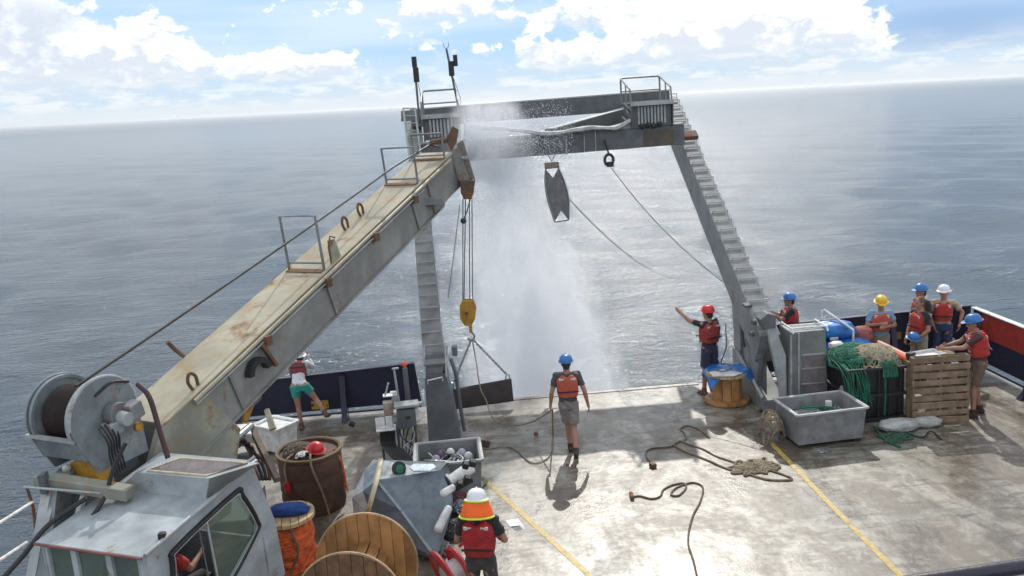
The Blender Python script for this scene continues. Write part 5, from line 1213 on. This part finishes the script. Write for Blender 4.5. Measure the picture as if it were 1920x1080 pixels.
# two dark blobs and rope by the pallet foot of man
# ---------------------------------------------------------------- ropes on deck
def drope(pts, r, mt, label, z=None, sub=7, name='deck_rope', cat='rope'):
    r *= .78; z = r*1.02 if z is None else z
    o = MB().tube(spline([P(x, y, z) for x, y in pts], sub), r, 7).build(name, mt); return tag(own_origin(o), label, cat)
drope([(1184, 932), (1200, 930), (1222, 935), (1238, 930), (1244, 918), (1262, 909), (1282, 906), (1286, 915), (1272, 929), (1258, 927), (1266, 916), (1284, 908), (1302, 905), (1318, 914), (1313, 940), (1300, 965), (1292, 995), (1291, 1022), (1300, 1050), (1308, 1085)], .018, ROPED, 'dark rope with a small loop running down to the bottom edge of the picture')
o = MB().tube([P(1183, 925, .03), P(1186, 934, .03)], .032, 10).build('hose_end', RUSTY); tag(own_origin(o), 'rusty fitting at the end of the dark looped rope', 'fitting')
drope([(1222, 868), (1213, 858), (1212, 846), (1224, 840), (1258, 837), (1272, 828), (1286, 823), (1283, 812), (1276, 804), (1290, 798), (1312, 806), (1330, 821)], .016, ROPED, 'thin dark rope curling from a rusty shackle towards the stern')
drope([(1262, 834), (1290, 848), (1325, 862), (1362, 878), (1400, 888), (1440, 899), (1484, 899), (1470, 890), (1430, 878), (1395, 872), (1370, 876)], .020, ROPE, 'thick brown rope leading to the rope heap in the middle right of the deck')
drope([(1262, 834), (1275, 826), (1290, 832), (1318, 842), (1345, 856), (1375, 866), (1400, 878)], .018, ROPE, 'second strand of brown rope leading into the same heap from above')
o = tangle(P(1412, 878), .46, .20, .06, 34, .018, seed=41, flat=True, seg=10).build('rope_coil', ROPE); tag(own_origin(o), 'heap of loose brown rope coils left of the yellow line', 'rope')
o = MB().cbox(P(1224, 872, .035), (.09, .11, .07), Euler((0, 0, .4)).to_matrix()).build('rusty_shackle', RUSTY, bevel=.015); tag(own_origin(o), 'rusty shackle block at the end of the thin dark rope', 'shackle')
drope([(1036, 770), (1037, 800), (1036, 835), (1030, 855), (1015, 866), (998, 868), (985, 860), (972, 847), (958, 839), (940, 838), (915, 842), (900, 838)], .014, ROPE, 'brown rope curving on deck from the walking man to the dark rope heap', z=.016)
rp2 = MB().tube([P(1036, 768, .80), P(1036, 790, .5), P(1036.5, 815, .2), P(1035, 838, .02)], .014, 6).build('hand_rope', ROPE); tag(own_origin(rp2), 'rope dropping straight down from the walking man\'s left hand', 'rope')
o = tangle(P(903, 836), .17, .13, .09, 26, .014, seed=44, flat=True).build('rope_coil', mat('dark_brown_rope', (.06, .04, .03), .9)); tag(own_origin(o), 'dark brown rope heap on deck right of the left gantry leg', 'rope')
o = MB().cyl(P(1005, 815, .0), P(1005, 815, .0)+Vector((0, 0, .05)), .04).build('deck_socket', RUSTY); tag(own_origin(o), 'small rusty socket standing on deck left of the walking man', 'fitting')
o = MB().cyl(P(1064, 872, .0), P(1064, 872, .0)+Vector((0, 0, .012)), .03).build('deck_socket', RUSTY); tag(own_origin(o), 'tiny rusty socket on deck just behind the walking man\'s feet', 'fitting')

# ---------------------------------------------------------------- cargo, left side
# grey bin behind the fairing
bc2 = (P(768, 880)+P(890, 872))/2+Vector((.05, -.42, 0))
tb2, M2_ = open_bin('gear_bin', 'darker grey steel-rimmed bin of buoys and tools at the foot of the left gantry leg', (-.60, 13.20), rad(2), 1.02, .90, .62, GREY, GREYL)
cl2 = thing('bin_clutter', 'purple and white buoys, cups and pipes inside the bin at the left gantry leg', 'gear', (-.62, 13.15, .3))
MB(M2_).box(-.42, .42, -.36, .36, .12, .38).build('fill', mat('dull_gear2', (.13, .14, .15), .8, var=.6, scale=14, bump=1, bscale=12), cl2)
Rr = random.Random(6)
for k, (x, y) in enumerate(((-.10, .25), (.04, .28), (.22, .22), (-.2, .05), (.32, .05), (.10, .02))):
    MB(M2_).ball((x, y, .47), (.075, .075, .085), 12, 8).build('buoy', [mat('purple_float', (.20, .12, .22), .5), WHITEPL, mat('lilac_float', (.42, .38, .5), .5), GREYL, WHITEPL, GREYD][k], cl2)
for k in range(6):
    pts = [M2_ @ Vector((Rr.uniform(-.38, .38), Rr.uniform(-.33, .33), .44+Rr.uniform(0, .12))) for _ in range(4)]
    MB().tube(spline(pts, 4), .014, 6).build('pipe', [STEEL, WHITEPL, GREYL, BLACK, ROPE, STEEL][k], cl2)
# faceted fairing
fa = thing('winch_fairing', 'blue-grey faceted fibreglass housing with white ends and a cream strap', 'housing', P(750, 985))
V_ = dict(A=P(713, 862, 1.12), B=P(838, 867, 1.12), C=P(826, 881, 1.04), D=P(706, 900, 1.02), E=P(683, 883, .98), F=P(680, 921, .88), G=P(660, 932, .74), H=P(665, 970, .30),
          I=P(696, 968, .50), J=P(752, 957, .66), K=P(847, 932, .74), L=P(818, 1047, .12), M=P(742, 1008, .28), N=P(838, 990, .42), O=P(700, 1010, .05), S=P(850, 950, .05), R=P(845, 868, .3), T=P(700, 862, .3), U=P(818, 1052, .02), W=P(664, 975, .02))
K_ = list(V_); idx = {k: i for i, k in enumerate(K_)}
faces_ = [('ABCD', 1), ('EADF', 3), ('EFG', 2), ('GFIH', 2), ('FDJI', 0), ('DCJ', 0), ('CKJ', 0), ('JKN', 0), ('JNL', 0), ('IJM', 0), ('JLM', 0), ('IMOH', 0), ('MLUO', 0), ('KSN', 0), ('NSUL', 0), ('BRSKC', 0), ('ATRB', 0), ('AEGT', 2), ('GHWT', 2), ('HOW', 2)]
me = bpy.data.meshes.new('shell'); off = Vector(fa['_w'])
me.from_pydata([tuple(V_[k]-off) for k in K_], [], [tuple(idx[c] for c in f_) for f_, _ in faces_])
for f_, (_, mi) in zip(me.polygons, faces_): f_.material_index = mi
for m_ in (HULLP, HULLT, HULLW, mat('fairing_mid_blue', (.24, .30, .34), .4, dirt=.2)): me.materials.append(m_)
fo = bpy.data.objects.new('shell', me); COL.objects.link(fo); fo.parent = fa; fo['_w'] = list(off)
def highlight_(a_, b_, w_=.035): MB().beam(V_[a_]+(V_[b_]-V_[a_])*.02, V_[b_], w_, .012, (1, .3, 0)).build('edge_highlight', mat('fairing_mid_blue', (0, 0, 0)), fa)  # pale strip that paints the highlight along the housing's edges
highlight_('D', 'J'); highlight_('J', 'L')
MB().cbox(P(806, 1036, .14), (.10, .05, .012), Euler((.6, 0, .3)).to_matrix()).build('white_plate', WHITEPL, fa)
MB().cyl(P(748, 879, 1.085), P(748, 879, 1.10)+Vector((0, 0, .008)), .10, n=24).build('port_ring', BLACK, fa)
MB().cyl(P(750, 880, 1.09), P(750, 880, 1.112)+Vector((0, 0, .004)), .06, n=24).build('port_disc', NETG, fa)  # plain green disc inside the port ring
MB().prism([P(775, 872, 1.118), P(812, 872, 1.118), P(818, 878, 1.105), P(806, 885, 1.095), P(776, 885, 1.095), P(768, 879, 1.11)], (0, 0, .02)).build('cover_film', mat('frosted_film', (.45, .55, .62), .3, bump=.8, bscale=30), fa)
st = [P(714, 861, 1.125), P(711, 880, 1.08), P(707, 900, 1.035), P(700, 925, .93), P(690, 962, .66)]
mb = MB(); vs = []
for i, p in enumerate(st): vs += [p+Vector((-.035, -.01, .016)), p+Vector((.035, -.01, .016))]
mb.add(vs, [(2*i, 2*i+1, 2*i+3, 2*i+2) for i in range(len(st)-1)]); o = mb.build('strap', CREAM, fa); o.modifiers.new('s', 'SOLIDIFY').thickness = .008
# things round the right end of the fairing: white camera housing, floats, chains
hs = thing('white_instrument', 'white tubular instrument with dark clamps resting on the right end of the housing', 'instrument', P(855, 905))
MB().cyl(Q(842, 905, 11.6), Q(884, 875, 11.8), .09, n=20).build('tube', WHITEPL, hs, bevel=.01)
MB().lathe(Q(843, 904, 11.6), (Q(884, 875, 11.8)-Q(842, 905, 11.6)), [(.09, -.02), (.13, -.02), (.13, .02), (.09, .02), (.09, -.02)], 20).build('flange', WHITEP, hs)
MB().cyl(Q(852, 915, 11.4), Q(884, 897, 11.5), .06, n=16).build('clamp', BLACK, hs, bevel=.01)
for (x, y) in ((862, 908), (876, 898), (873, 872), (886, 868)): MB().cbox(Q(x, y, 11.35), (.09, .1, .09), Euler((.3, .4, .2)).to_matrix()).build('clamp', BLACK, hs, bevel=.015)
o = MB().capsule(Q(832, 925, 11.3), Q(848, 915, 11.35), .06, .05, 14).build('white_bottle', WHITEPL); tag(own_origin(o), 'short white bottle lying below the white tubular instrument', 'bottle')
o = MB().capsule(Q(822, 992, 10.75), Q(840, 955, 11.0), .06, .055, 16).build('white_bottle', mat('grey_white_plastic', (.50, .50, .50), .5)); tag(own_origin(o), 'long pale bottle float lying against the side of the housing', 'bottle')
Rr = random.Random(77)
for k, (x, y, rx, ry, rz, mt_, nm, lb) in enumerate([(868, 960, .22, .25, .16, STEEL, 'shackle_heap', 'heap of bright chain and shackles between the housing and the man'), (855, 1000, .26, .22, .18, mat('dark_chain', (.07, .065, .065), .6, metal=.4), 'chain_heap', 'dark chain heap just above the red reel'),
        (862, 935, .16, .2, .10, mat('reddish_line', (.16, .07, .07), .8), 'line_heap', 'small tangle of reddish line below the grey gear bin'), (905, 905, .07, .18, .05, mat('yellow_green_line', (.22, .20, .12), .8), 'chain_strip', 'line and chain strung along the right side of the gear bin'), (820, 1035, .2, .2, .16, mat('grey_net', (.2, .2, .19), .8), 'line_heap', 'grey tangle of line beside the red reel')]):
    o = tangle(P(x, y), rx, ry, rz, 34, .014, seed=60+k, seg=9).build(nm, mt_, fix=False); tag(own_origin(o), lb, 'chain' if 'chain' in nm or 'shackle' in nm else 'rope')
for k, (x, y) in enumerate(((890, 925), (898, 908), (893, 880))):
    o = MB().lathe(P(x, y, .06), (.4, -.8, .5), [(.035, -.02), (.07, -.02), (.07, .02), (.035, .02), (.035, -.02)], 16).build('steel_ring', STEEL); tag(own_origin(o), ['steel ring lying on deck nearest the white hard hat', 'steel ring in the middle of the row beside the gear bin', 'steel ring farthest aft beside the gear bin'][k], 'ring', 'steel rings beside the gear bin')
# red reel in the foreground
rr_ = thing('red_reel', 'glossy red metal hose reel at the bottom beside the man in the neck shade', 'reel', P(850, 1070))
rc = P(850, 1075, .36)
for o_ in (-.13, .13): MB().lathe(rc+Vector((o_*.8, o_*.3, 0)), (.8, .4, .25), [(.05, -.012), (.30, -.012), (.32, -.03), (.34, 0), (.32, .03), (.30, .012), (.05, .012), (.05, -.012)], 32).build('reel_flange', REDG, rr_)
MB().cyl(rc-Vector((.11, .05, .03)), rc+Vector((.11, .05, .03)), .16, n=24).build('reel_hub', WHITEPL, rr_)
MB().tube(spline([rc+Vector((.1, .1, .30)), rc+Vector((.18, .05, .36)), rc+Vector((.26, 0, .25)), rc+Vector((.28, -.1, .0))], 5), .02, 8).build('reel_frame', REDG, rr_)
MB().beam(rc+Vector((-.25, 0, -.34)), rc+Vector((.25, 0, -.34)), .3, .05, (0, 1, 0)).build('reel_base', REDG, rr_)
# big wooden cable reel
br_ = thing('cable_reel', 'large varnished wooden cable reel lying with its axle towards the camera at the bottom', 'cable reel', (-1.72, 9.8, 0))
tf = Q(678, 966, 10.25); r_ = .64; axv = Vector((-.10, -1.0, .10)).normalized()
r_ = .615; oc = Vector((-1.545, 9.9, r_)); ztop = tf.z
disc_planks(oc, axv, r_, .05, 9, WOOD, 'plank', br_, (1, 0, 0), seed=9)
oc2 = oc+axv*.95+Vector((0, 0, -.16)); oc2.z = r_-.0
disc_planks(oc2, axv, r_, .06, 9, mat('shaded_reel_wood', (.17, .085, .04), .6, var=.4, dirt=.4), 'plank', br_, (1, 0, 0), seed=10)  # darker copy of the reel wood; the front flange's shade is in its colour
for k in range(12):
    a = 2*math.pi*k/12; x = Vector((1, 0, 0)); x = (x-axv*x.dot(axv)).normalized(); y = axv.cross(x); c = oc+(x*math.cos(a)+y*math.sin(a))*.25
    MB().beam(c+axv*.03, oc2-axv*.03+(x*math.cos(a)+y*math.sin(a))*.25, .12, .03, (-x*math.sin(a)+y*math.cos(a))).build('hub_stave', WOOD, br_)
for c in (oc, oc2): MB().tube([c+(x*math.cos(2*math.pi*k/48)+y*math.sin(2*math.pi*k/48))*(r_+.002) for k in range(48)], .016, 6, closed=True).build('rim_band', WOODL, br_)
MB().cyl(oc-axv*.035, oc+axv*.99, .045).build('axle_tube', RUSTY, br_)
for s_ in (-.35, .35): MB().box(oc.x+s_-.05, oc.x+s_+.05, 9.2, 10.4, .0, .07).build('chock', WOODL, br_)
# orange rope reel with blue cloth
orr = thing('rope_reel', 'upright wooden reel wound with orange rope beside the crane cab', 'rope reel', (-2.62, 10.55, 0))
tc_ = P(541, 955, .98); tc_ = Vector((tc_.x-.02, tc_.y-.10, 0))
orr.location = tc_; orr['_w'] = list(tc_)
disc_planks(tc_+Vector((0, 0, .95)), (0, 0, 1), .37, .05, 7, WOODL, 'plank', orr, (1, .2, 0), seed=12)
disc_planks(tc_+Vector((0, 0, .06)), (0, 0, 1), .40, .05, 6, WOODL, 'plank', orr, (1, .2, 0), seed=13)
pts = []
for layer in (0,):
    for k in range(23*18):
        a = 2*math.pi*k/18; pts.append(tc_+Vector((math.cos(a)*(.315+.012*math.sin(a*3.1+k*.01)), math.sin(a)*(.315+.012*math.cos(a*2.3)), .12+.0345*k/18)))
MB().tube(pts, .019, 6).build('orange_rope', ROPEO, orr); MB().cyl(tc_+Vector((0, 0, .09)), tc_+Vector((0, 0, .92)), .29, n=28).build('drum', ROPEO, orr)
MB().tube(spline([tc_+Vector(p) for p in ((.1, -.33, .93), (.18, -.32, .6), (.05, -.36, .3), (.12, -.36, .1))], 5), .016, 6).build('loose_rope', ROPED, orr)
bundle(tc_+Vector((.05, -.02, 1.03)), (.26, .12, .075), CLOTHB, 'rumpled dark blue cloth lying on the reel of orange rope', 31, 'blue_cloth', 'cloth')
# brown drum stack
bd_ = thing('brown_drum', 'large rust brown ribbed tub tied with ropes left of the housing', 'drum', P(578, 945))
dc_ = (P(515, 930)+P(640, 930))/2; dc_ = Vector((P(580, 972).x+.02, P(580, 972).y+.47, 0)); bd_.location = dc_; bd_['_w'] = list(dc_)
prof = [(0, 0), (.47, 0)]
for z in (0.02, .30, .58):
    prof += [(.475, z), (.49, z+.05), (.485, z+.14), (.49, z+.22), (.475, z+.27)]
prof += [(.47, .86), (.50, .88), (.50, .93), (.455, .93), (.45, .88), (0, .875)]
MB().lathe(dc_, (0, 0, 1), prof, 40).build('tub', BARRELB, bd_)
MB().tube([dc_+Vector((math.cos(a)*.495, math.sin(a)*.495, .925)) for a in [2*math.pi*k/40 for k in range(40)]], .016, 6, closed=True).build('rim', mat('olive_brown_rim', (.20, .13, .05), .6, rust=.4), bd_)
MB().tube(spline([dc_+Vector(p) for p in ((.05, -.10, .95), (.10, -.46, .95), (.12, -.505, .80), (.22, -.47, .4), (.28, -.44, .02))], 5), .017, 6).build('lashing', ROPE, bd_)
MB().tube(spline([dc_+Vector(p) for p in ((-.2, -.2, .95), (-.26, -.41, .95), (-.31, -.41, .8), (-.30, -.42, .55))], 5), .014, 6).build('lashing', ROPE, bd_)
MB().cyl(dc_+Vector((-.30, -.43, .60)), dc_+Vector((-.29, -.43, .44)), .05).build('red_buoy', REDG, bd_)
MB().tube(spline([dc_+Vector(p) for p in ((.40, -.1, .93), (.50, -.12, .7), (.52, -.10, .4), (.55, -.16, .25))], 5), .018, 6).build('orange_line', ROPEO, bd_)
o = tangle(dc_+Vector((-.14, .0, .89)), .26, .26, .13, 36, .013, seed=51).build('line_heap', mat('olive_line', (.13, .10, .07), .8), fix=False); tag(own_origin(o), 'heap of brown line and bits on top of the brown tub', 'rope')
o = tangle(dc_+Vector((-.04, -.24, .93)), .12, .10, .05, 9, .013, seed=53).build('shackle_heap', WHITEPL); tag(own_origin(o), 'small white shackles and cord at the front of the brown tub top', 'shackles')
hh = MB(); hh.lathe(dc_+Vector((.13, -.12, .96)), (.25, -.2, 1), [(.150, .0), (.154, .004), (.122, .014), (.118, .04), (.105, .075), (.08, .10), (.045, .116), (0, .12)], 28); o = hh.build('hard_hat', HATR); tag(own_origin(o), 'glossy red hard hat left on top of the brown tub', 'hard hat')
# white bin and bucket left
wb, Mw = open_bin('white_box', 'open white box with a wooden handle pole leaning between crane and brown tub', P(530, 850)+Vector((-.1, .15, 0)), rad(-35), .62, .50, .55, WHITEPL, WHITEP, wall=.03)
for z in (.30, .50): MB(Mw).box(-.26, .26, -.2, .2, z, z+.02).build('inner_shelf', WHITEPL, wb)
pb = P(538, 825); bk = thing('white_bucket', 'pale plastic bucket on deck at the feet of the leaning woman', 'bucket', pb)
MB().lathe(pb, (0, 0, 1), [(0, 0), (.14, 0), (.17, .36), (.18, .36), (.18, .38), (.16, .38), (.13, .03), (0, .03)], 28).build('pail', mat('pale_grey_plastic', (.45, .49, .48), .5), bk)
MB().tube(spline([pb+Vector((-.18, 0, .34)), pb+Vector((-.12, -.15, .26)), pb+Vector((.05, -.2, .22)), pb+Vector((.18, 0, .34))], 5), .006, 5).build('bail', STEEL, bk)
o = MB().tube([Q(500, 768, 14.0), Q(512, 805, 13.8)], [.045, .06], 12).build('post_stub', mat('cream_post', (.42, .38, .28), .6)); tag(own_origin(o), 'short cream post sticking up beside the white box under the boom', 'post')
# machinery under the boom root
mc = thing('boom_machinery', 'dark hydraulic machinery and rams under the crane boom', 'machinery', P(450, 900))
MB().cyl(Q(300, 890, 10.6), Q(478, 742, 13.2), .11, n=20).build('boom_ram', GREYD, mc)
MB().cyl(Q(400, 860, 11.4), Q(470, 800, 12.3), .06, n=16).build('ram_rod', STEEL, mc)
for k in range(7):
    MB().tube(spline([Q(430+k*7, 800+k*6, 12), Q(450+k*5, 835+k*3, 12), Q(446+k*9, 870, 11.8), Q(470+k*6, 900, 11.6)], 5), .022, 8).build('hose', BLACK if k % 3 else mat('red_brown_hose', (.12, .04, .03), .6), mc)
MB().beam(Q(470, 800, 12.4), Q(520, 900, 11.6), .08, .10).build('strut', mat('brown_strut', (.22, .17, .13), .6, rust=.3), mc)
MB().cbox(Q(452, 820, 12.2), (.22, .25, .30), Euler((.4, .2, .5)).to_matrix()).build('valve_block', WHITEPL, mc, bevel=.02)
MB().cbox(Q(428, 862, 11.8), (.45, .4, .35), Euler((.2, .2, .5)).to_matrix()).build('tank', GREYD, mc, bevel=.02)
MB().cbox((-4.0, 12.0, .3), (1.3, 1.2, .6)).build('base_block', GREYD, mc, bevel=.03)
MB().cyl(Q(458, 790, 12.5), Q(470, 760, 12.7), .05).build('yellow_pin', YELLOWB, mc)
# life-ring like small frame right of drum
fm = thing('small_crate', 'pale open metal tray standing on edge right of the brown tub', 'tray', P(630, 895))
for (a_, b_) in (((622, 846), (636, 845)), ((636, 845), (636, 898)), ((636, 898), (626, 900)), ((626, 900), (622, 846))): MB().beam(Q(*a_, 13.4), Q(*b_, 13.4), .03, .06, (0, 1, 0)).build('frame_bar', GREYL, fm)
MB().prism([Q(623, 856, 13.43), Q(635, 855, 13.43), Q(635, 897, 13.43), Q(626, 898, 13.43)], (0, .02, 0)).build('panel', mat('pinkish_panel', (.45, .42, .42), .6), fm)
# control stand
cs = thing('control_stand', 'hydraulic control stand with grey boxes and black hoses beside the left gantry leg', 'control stand', P(755, 860))
Yc = 14.6
def cb3(px, py, Y, sz, mt, nm, rot=(0, 0, .1), bv=.012): return MB().cbox(Q(px, py, Y), sz, Euler(rot).to_matrix()).build(nm, mt, cs, bevel=bv)
cb3(762, 782, 14.5, (.32, .25, .34), GREYD, 'junction_box'); cb3(762, 758, 14.5, (.42, .28, .05), GREYL, 'box_lid'); cb3(765, 783, 14.36, (.07, .02, .05), BLACK, 'name_plate')
cb3(728, 766, 14.7, (.17, .16, .26), mat('cream_box', (.45, .36, .28), .6, dirt=.4), 'cream_box'); cb3(727, 741, 14.7, (.17, .16, .02), WHITEP, 'box_lid')
cb3(742, 752, 14.75, (.13, .12, .16), GREYL, 'small_box'); cb3(738, 738, 14.8, (.12, .1, .08), WHITEPL, 'small_box')
cb3(713, 795, 14.5, (.16, .05, .22), WHITEPL, 'notice_plate', (-.3, 0, .1)); cb3(730, 792, 14.5, (.12, .05, .22), WHITEPL, 'notice_plate', (-.3, 0, .1)); cb3(724, 803, 14.5, (.34, .25, .03), WHITEP, 'tray')
cb3(783, 775, 14.5, (.10, .12, .20), WHITEP, 'valve'); cb3(785, 757, 14.6, (.12, .1, .06), GREYL, 'valve')
for (x, y) in ((745, 800), (778, 800), (715, 810)): p = Q(x, y, 14.55); MB().tube([p, (p.x, p.y, 0)], .022, 8).build('stand_leg', GREYD, cs)
Rr = random.Random(19)
for k in range(7):
    a = Q(714+k*4, 808, 14.5); MB().tube(spline([a, a+Vector((.0, -.02, -.25)), Q(722+k*5, 842, 14.2), Q(742+k*5, 862, 13.9), Q(758+k*4, 868, 13.8)], 6), .026, 8).build('black_hose', BLACK, cs)
for k in range(8):
    a = Q(748+k*5, 798, 14.4); MB().tube(spline([a, a+Vector((Rr.uniform(-.1, .1), -.05, -.2)), Q(750+Rr.uniform(0, 35), 838, 14.3), Q(750+Rr.uniform(0, 40), 855, 14.1)], 5), .015, 7).build('thin_hose', [BLACK, GREYL, BLACK, mat('olive_hose', (.2, .19, .13), .6)][k % 4], cs)
MB().tube([Q(722, 742, 14.7), Q(728, 718, 14.7)], .016, 8).build('lever', GREYL, cs)
MB().tube([Q(748, 752, 14.8), Q(739, 695, 14.8), Q(738, 690, 14.8)], .020, 8).build('lever', GREYL, cs); cb3(741, 691, 14.8, (.12, .05, .03), GREYL, 'lever_grip')
pk = thing('marker_pole', 'dark pole with an orange cap standing beside the left gantry leg', 'pole', Q(764, 757, 15.0))
MB().tube([Q(766, 757, 15.0), Q(759, 690, 15.0)], .045, 12).build('pole', GREYD, pk); MB().ball(Q(758, 683, 15.0), (.055, .055, .05), 14, 8).build('orange_cap', ORANGE, pk)
for (x0, x1) in ((748, 742), (780, 785)):
    pass
wbx = MB().tube([Q(655, 793, 16.0), Q(665, 797, 16.0)], .05, 10).build('deck_bollard', BLACK); tag(own_origin(wbx), 'small black fitting on deck at the foot of the left bulwark post', 'fitting')
# outer side rails near the crane
rl = thing('side_rail', 'pale pipe guard rail at the far left edge of the deck', 'railing', (-6.3, 8.0, 0))
MB().tube([Q(60, 942, 11.5), Q(0, 980, 10.3), Q(-60, 1020, 9.3)], .022, 8).build('rail', WHITEP, rl); MB().tube([Q(50, 1017, 11.0), Q(0, 1050, 10.0), Q(-60, 1090, 9.0)], .022, 8).build('rail', WHITEP, rl)
MB().tube([Q(50, 912, 11.5), Q(62, 950, 11.5), Q(68, 1000, 11.5)], .022, 8).build('rail_post', RUSTY, rl)
# near guard rail, lower right corner
nr_ = thing('near_guard_rail', 'dark out-of-focus guard rail crossing the lower right corner', 'railing', (1.2, 2.0, 4.0))
MB().tube([Q(1560, 1128, 2.2), Q(1700, 1094, 2.2), Q(1960, 1056, 2.2), Q(2300, 1000, 2.2)], .022, 12).build('rail', mat('dark_violet_rail', (.03, .026, .04), .4), nr_)

# ---------------------------------------------------------------- spray
def droplets():
    R = np.random.RandomState(12); vs = []; fs = []
    tet = np.array([(1, 1, 1), (-1, -1, 1), (-1, 1, -1), (1, -1, -1)], float)
    pts = []
    for k in range(14000):
        u = R.rand()**2.2; ang = R.randn()*.42
        x = 0.1+u*2.4; z = 5.35-.05*x+R.randn()*(.10+.24*u)*1.3-.25*u*R.rand(); y = 20.2+R.randn()*.5
        pts.append((x, y, z, .003+.006*R.rand()**3))
    for k in range(12000):
        u = R.rand()**1.5; x = .5+u*1.0+R.randn()*(.25+.6*u); z = 5.2-u*7.5-R.rand()*1.2; pts.append((x, 20.0+R.randn()*.5, z, R.uniform(.002, .006)))
    P_ = np.array(pts); V = (P_[:, None, :3]+tet[None]*P_[:, 3][:, None, None]).reshape(-1, 3)
    b = np.arange(len(P_))[:, None]*4; Fc = np.concatenate([b+np.array(f) for f in ((0, 1, 2), (0, 3, 1), (0, 2, 3), (1, 3, 2))], 0)
    me = bpy.data.meshes.new('spray_drops'); me.from_pydata(V.tolist(), [], Fc.tolist()); m, t, bs = bsdf_mat('water_drops')
    bs.inputs['Base Color'].default_value = (.85, .87, .9, 1); bs.inputs['Roughness'].default_value = .3
    me.materials.append(m); o = bpy.data.objects.new('spray_drops', me); COL.objects.link(o); tag(o, 'white water drops bursting off the crossbeam by the left platform', 'spray', kind='stuff')
droplets()
def mist(name, label, rings, dens, k):
    """soft cloud of spray: closed loft, density falling off towards its skin"""
    mb = MB(); n = 24; mb.loft([(Vector(c), Vector((1, 0, 0)), Vector((0, 1, 0)), rx, ry, 2.0) for c, rx, ry in rings], n)
    o = mb.build(name, bpy.data.materials.new(name+'_air')); m = o.data.materials[0]; m.use_nodes = True; t = NT(m.node_tree); t.n.clear()
    out = t.node('ShaderNodeOutputMaterial'); pv = t.node('ShaderNodeVolumePrincipled'); t.l.new(pv.outputs[0], out.inputs['Volume'])
    g = t.node('ShaderNodeNewGeometry'); v = g.outputs['Position']; sp = t.node('ShaderNodeSeparateXYZ'); t.put(sp.inputs[0], v)
    zs = [r[0][2] for r in rings]; z0, z1 = min(zs), max(zs)
    # centre line and half width as functions of height (piecewise via float curves of map ranges)
    rs = sorted(rings, key=lambda r: r[0][2]); 
    def ramp(vals):
        acc = vals[0]
        for i in range(len(rs)-1):
            seg = t.remap(sp.outputs[2], rs[i][0][2], rs[i+1][0][2], 0, vals[i+1]-vals[i], smooth=False); acc = t.math('ADD', acc, seg)
        return acc
    cx = ramp([r[0][0] for r in rs]); cy = ramp([r[0][1] for r in rs]); w = ramp([r[1] for r in rs]); wy = ramp([r[2] for r in rs])
    dx = t.math('DIVIDE', t.math('SUBTRACT', sp.outputs[0], cx), w); dy = t.math('DIVIDE', t.math('SUBTRACT', sp.outputs[1], cy), wy)
    d2 = t.math('ADD', t.math('MULTIPLY', dx, dx), t.math('MULTIPLY', dy, dy))
    fall = t.math('POWER', t.remap(d2, 0, 1, 1, 0, smooth=False), 1.6)
    nz = t.remap(t.noise(t.scale(v, 2.4, 2.4, 1.1), 1.0, 6, .68, .6), .40, .66)
    ends = t.math('MULTIPLY', t.remap(sp.outputs[2], z0, z0+.8, .0, 1), t.remap(sp.outputs[2], z1-.4, z1, 1, 0))
    den = t.math('MULTIPLY', t.math('MULTIPLY', t.math('MULTIPLY', fall, ends), t.math('ADD', .30, t.math('MULTIPLY', nz, .95))), t.math('MULTIPLY', t.remap(sp.outputs[2], 4.5, .5, .40 if k == 0 else 1.0, 1.7 if k == 0 else 1.0), dens))
    pv.inputs['Color'].default_value = (.97, .98, 1, 1); pv.inputs['Anisotropy'].default_value = .35; t.put(pv.inputs['Density'], den)
    tag(o, label, 'spray', kind='stuff'); return o
mist('spray_mist', 'tall pale column of spray drifting down astern under the crossbeam', [((1.75, 21.8, -3.0), 2.5, 1.9), ((1.6, 21.3, -.5), 2.2, 1.7), ((1.2, 20.9, 2.0), 1.8, 1.3), ((.85, 20.5, 3.9), 1.3, .9), ((.6, 20.1, 5.5), 1.0, .7)], 1.85, 0)
mist('spray_puff', 'dense white puff of spray beside the left end of the lower crossbeam', [((.75, 19.8, 4.0), .8, .6), ((.6, 19.8, 4.5), 1.1, .7), ((.6, 19.8, 5.1), 1.2, .7), ((.6, 19.8, 6.2), .8, .5)], 3.4, 1)

# ---------------------------------------------------------------- haze over the open sea
hz = MB(); q_ = Vector((0, 1, 0)).rotation_difference(Vector((0, 1, 0)))
R3 = Vector((0, 0, 1)).rotation_difference(SEA_N).to_matrix()
hz.cbox(Vector((0, 0, SEA_Z))+SEA_N*4.9, (70000, 70000, 14.5), R3)
ho = hz.build('haze', bpy.data.materials.new('haze_air'), smooth=False); hm = ho.data.materials[0]; hm.use_nodes = True; ht = NT(hm.node_tree); ht.n.clear()
_o = ht.node('ShaderNodeOutputMaterial'); _p = ht.node('ShaderNodeVolumePrincipled'); ht.l.new(_p.outputs[0], _o.inputs['Volume'])
_p.inputs['Color'].default_value = (.97, .98, 1, 1); _p.inputs['Density'].default_value = .00028; _p.inputs['Anisotropy'].default_value = .5
tag(ho, 'thin pale haze over the open sea', 'haze', kind='stuff')
